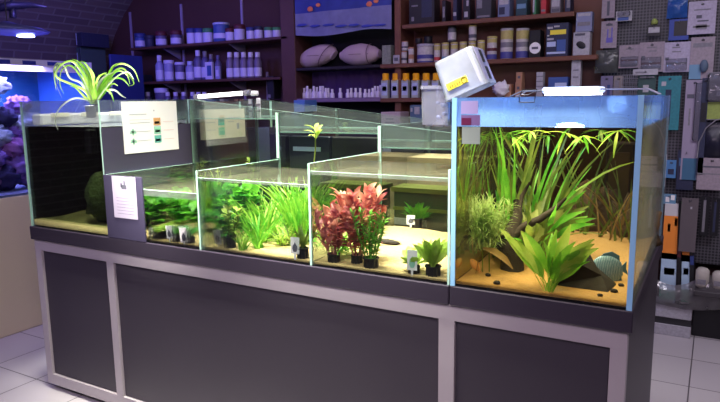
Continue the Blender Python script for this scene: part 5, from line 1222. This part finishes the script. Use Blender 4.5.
# base unit with goods standing on it
bu = thing('base_unit', 'light grey drawer unit under the pegboard', 'cabinet', (0,0,0))
kx = W(690, 340, Z=0).x; ux0 = -.75
MB().bbox((ux0, 2.29, 0), (kx, 2.39, .07), .004).build('kick_board', LGREY, bu)
MB().bbox((ux0, 2.295, .071), (kx, 2.39, .115), .003).build('dark_band', mat('dark_band', (.03, .03, .035), .4), bu)
MB().bbox((ux0, 2.28, .116), (kx, 2.39, .21), .004).build('drawer', LGREY, bu)
ze = .211
# tall orange/blue boxes leaning
def tallbox(label, px0, px1, pyt, pyb, Y, mats_p, lean):
    a, b, z0, z1 = bounds(px0, pyt, px1, pyb, Y); w_, h = b-a, z1-ze
    t = thing('heater_box', label, 'box', ((a+b)/2, Y, ze+.001))
    T = Matrix.Rotation(lean, 4, 'Y')
    MB().bbox((-w_/2, 0, 0), (w_/2, .05, h), .002, 0, None).build('box_body', mats_p[0], t)
    q = MB()
    for (u0, v0, u1, v1, mi) in mats_p[1]: q.box((-w_/2+u0*w_, -.0012, v0*h), (-w_/2+u1*w_, -.0002, v1*h), mi)
    q.build('print', mats_p[2], t); t.rotation_euler.y = lean; return t
OB = mat('box_white', (.62, .60, .60), .5); PB2 = mat('pale_blue_photo', (.45, .62, .78), .5); GP = mat('green_photo', (.15, .35, .25), .5)
tallbox('tall orange and pale blue box standing in the plastic wrap', 662, 678.5, 204, 297, 2.30, (OB, [(0, .50, 1, .88, 0), (0, .12, 1, .50, 1), (0, .02, 1, .12, 2), (.25, .72, .42, .80, 3), (.65, .78, .82, .86, 3), (.2, .28, .85, .35, 4), (.0, .44, 1, .50, 5)], [ORANGE, PB2, GP, BLACK, GREY, SKYB]), 0)
tallbox('narrow orange and pale blue box beside the wider one', 684, 692.5, 222, 297, 2.30, (OB, [(0, .60, 1, .9, 0), (0, .18, 1, .60, 1), (0, .02, 1, .18, 2), (.2, .36, .8, .44, 4), (0, .52, 1, .60, 5)], [ORANGE, PB2, GP, BLACK, GREY, SKYB]), -.04)
tallbox('narrow black box between the two orange boxes', 679, 683.5, 200, 297, 2.29, (BLACK, [(.1, .45, .9, .55, 0)], [DRED]), -.03)
tallbox('narrow black strip box right of the orange boxes', 693, 698, 215, 296, 2.29, (BLACK, [(.1, .45, .9, .55, 0)], [DBLUE]), -.06)
hung('umber_pack', 'plain grey-brown pack hanging above the narrow orange box', (680, 198, 697, 252), mat('umber_box', (.12, .10, .11), .5), [(.55, .80, .65, .84, 0)], [LGREY], .13)
# crumpled clear plastic sheet at the boxes' feet
m = MB(); n, k = 24, 8; vs = []
for j in range(k+1):
    for i in range(n+1):
        u, v_ = i/n, j/k; x = -.13+.40*u; y = 2.272-.03*math.sin(PI*v_)+.012*noise.noise(Vector((u*9, v_*6, 0))); z = ze+.005+.16*v_*(1-.3*math.sin(u*5))-.03*math.sin(PI*u)*(1-v_)
        vs.append((x, y, z))
m.add(vs, [(j*(n+1)+i, j*(n+1)+i+1, (j+1)*(n+1)+i+1, (j+1)*(n+1)+i) for j in range(k) for i in range(n)])
tag(m.build('plastic_sheet', clear('crumpled_film', (.8, .8, .82), refl=1, film=.45, filmcol=(.42, .40, .42), rough=.15, ripple=.9), smooth=True), 'crumpled clear plastic sheet around the feet of the orange boxes', 'plastic sheet')
rk = thing('shelf_ledge', 'dark ledge shelf right of the orange boxes', 'shelf', (0,0,0))
MB().bbox((kx+.003, 2.20, .30), (1.2, 2.40, .33), .003).build('board', mat('umber_board', (.05, .045, .05), .5), rk)
MB().bbox((kx+.003, 2.36, 0), (1.2, 2.395, .299), .003).build('back_support', BLACK, rk)
MB().bbox((kx+.2, 2.25, .0), (1.2, 2.30, .14), .003).build('kick_board', GREY, rk)
for k, (a, b, lb_) in enumerate(((696, 712, 'crumpled white pack left of two on the dark ledge'), (713, 728, 'crumpled white pack right of two on the dark ledge'))):
    q0, q1 = W(a, 255, Y=2.27), W(b, 255, Y=2.27)
    t = thing('white_pack', lb_, 'pack', ((q0.x+q1.x)/2, 2.27, .331))
    MB().bbox((-(q1.x-q0.x)*.44, -.03, 0), ((q1.x-q0.x)*.44, .03, .125-.01*k), .018).build('pack_body', mat('white_bag_film', (.42, .39, .35), .5, bump=.6, scale=20, var=.3), t, smooth=True)
    MB().box((-(q1.x-q0.x)*.30, -.0315, .03), ((q1.x-q0.x)*.25, -.0302, .06)).build('print', GREY, t)
hung('hanging_tool', 'black long-handled tool hanging right above the white bags', (700, 196, 709, 236), BLACK, [(.3, .1, .6, .9, 0)], [GREY], .05)
hung('hanging_tool', 'black long-handled tool at the far right edge', (711, 198, 719, 236), BLACK, [(.3, .1, .6, .9, 0)], [NAVY], .05)
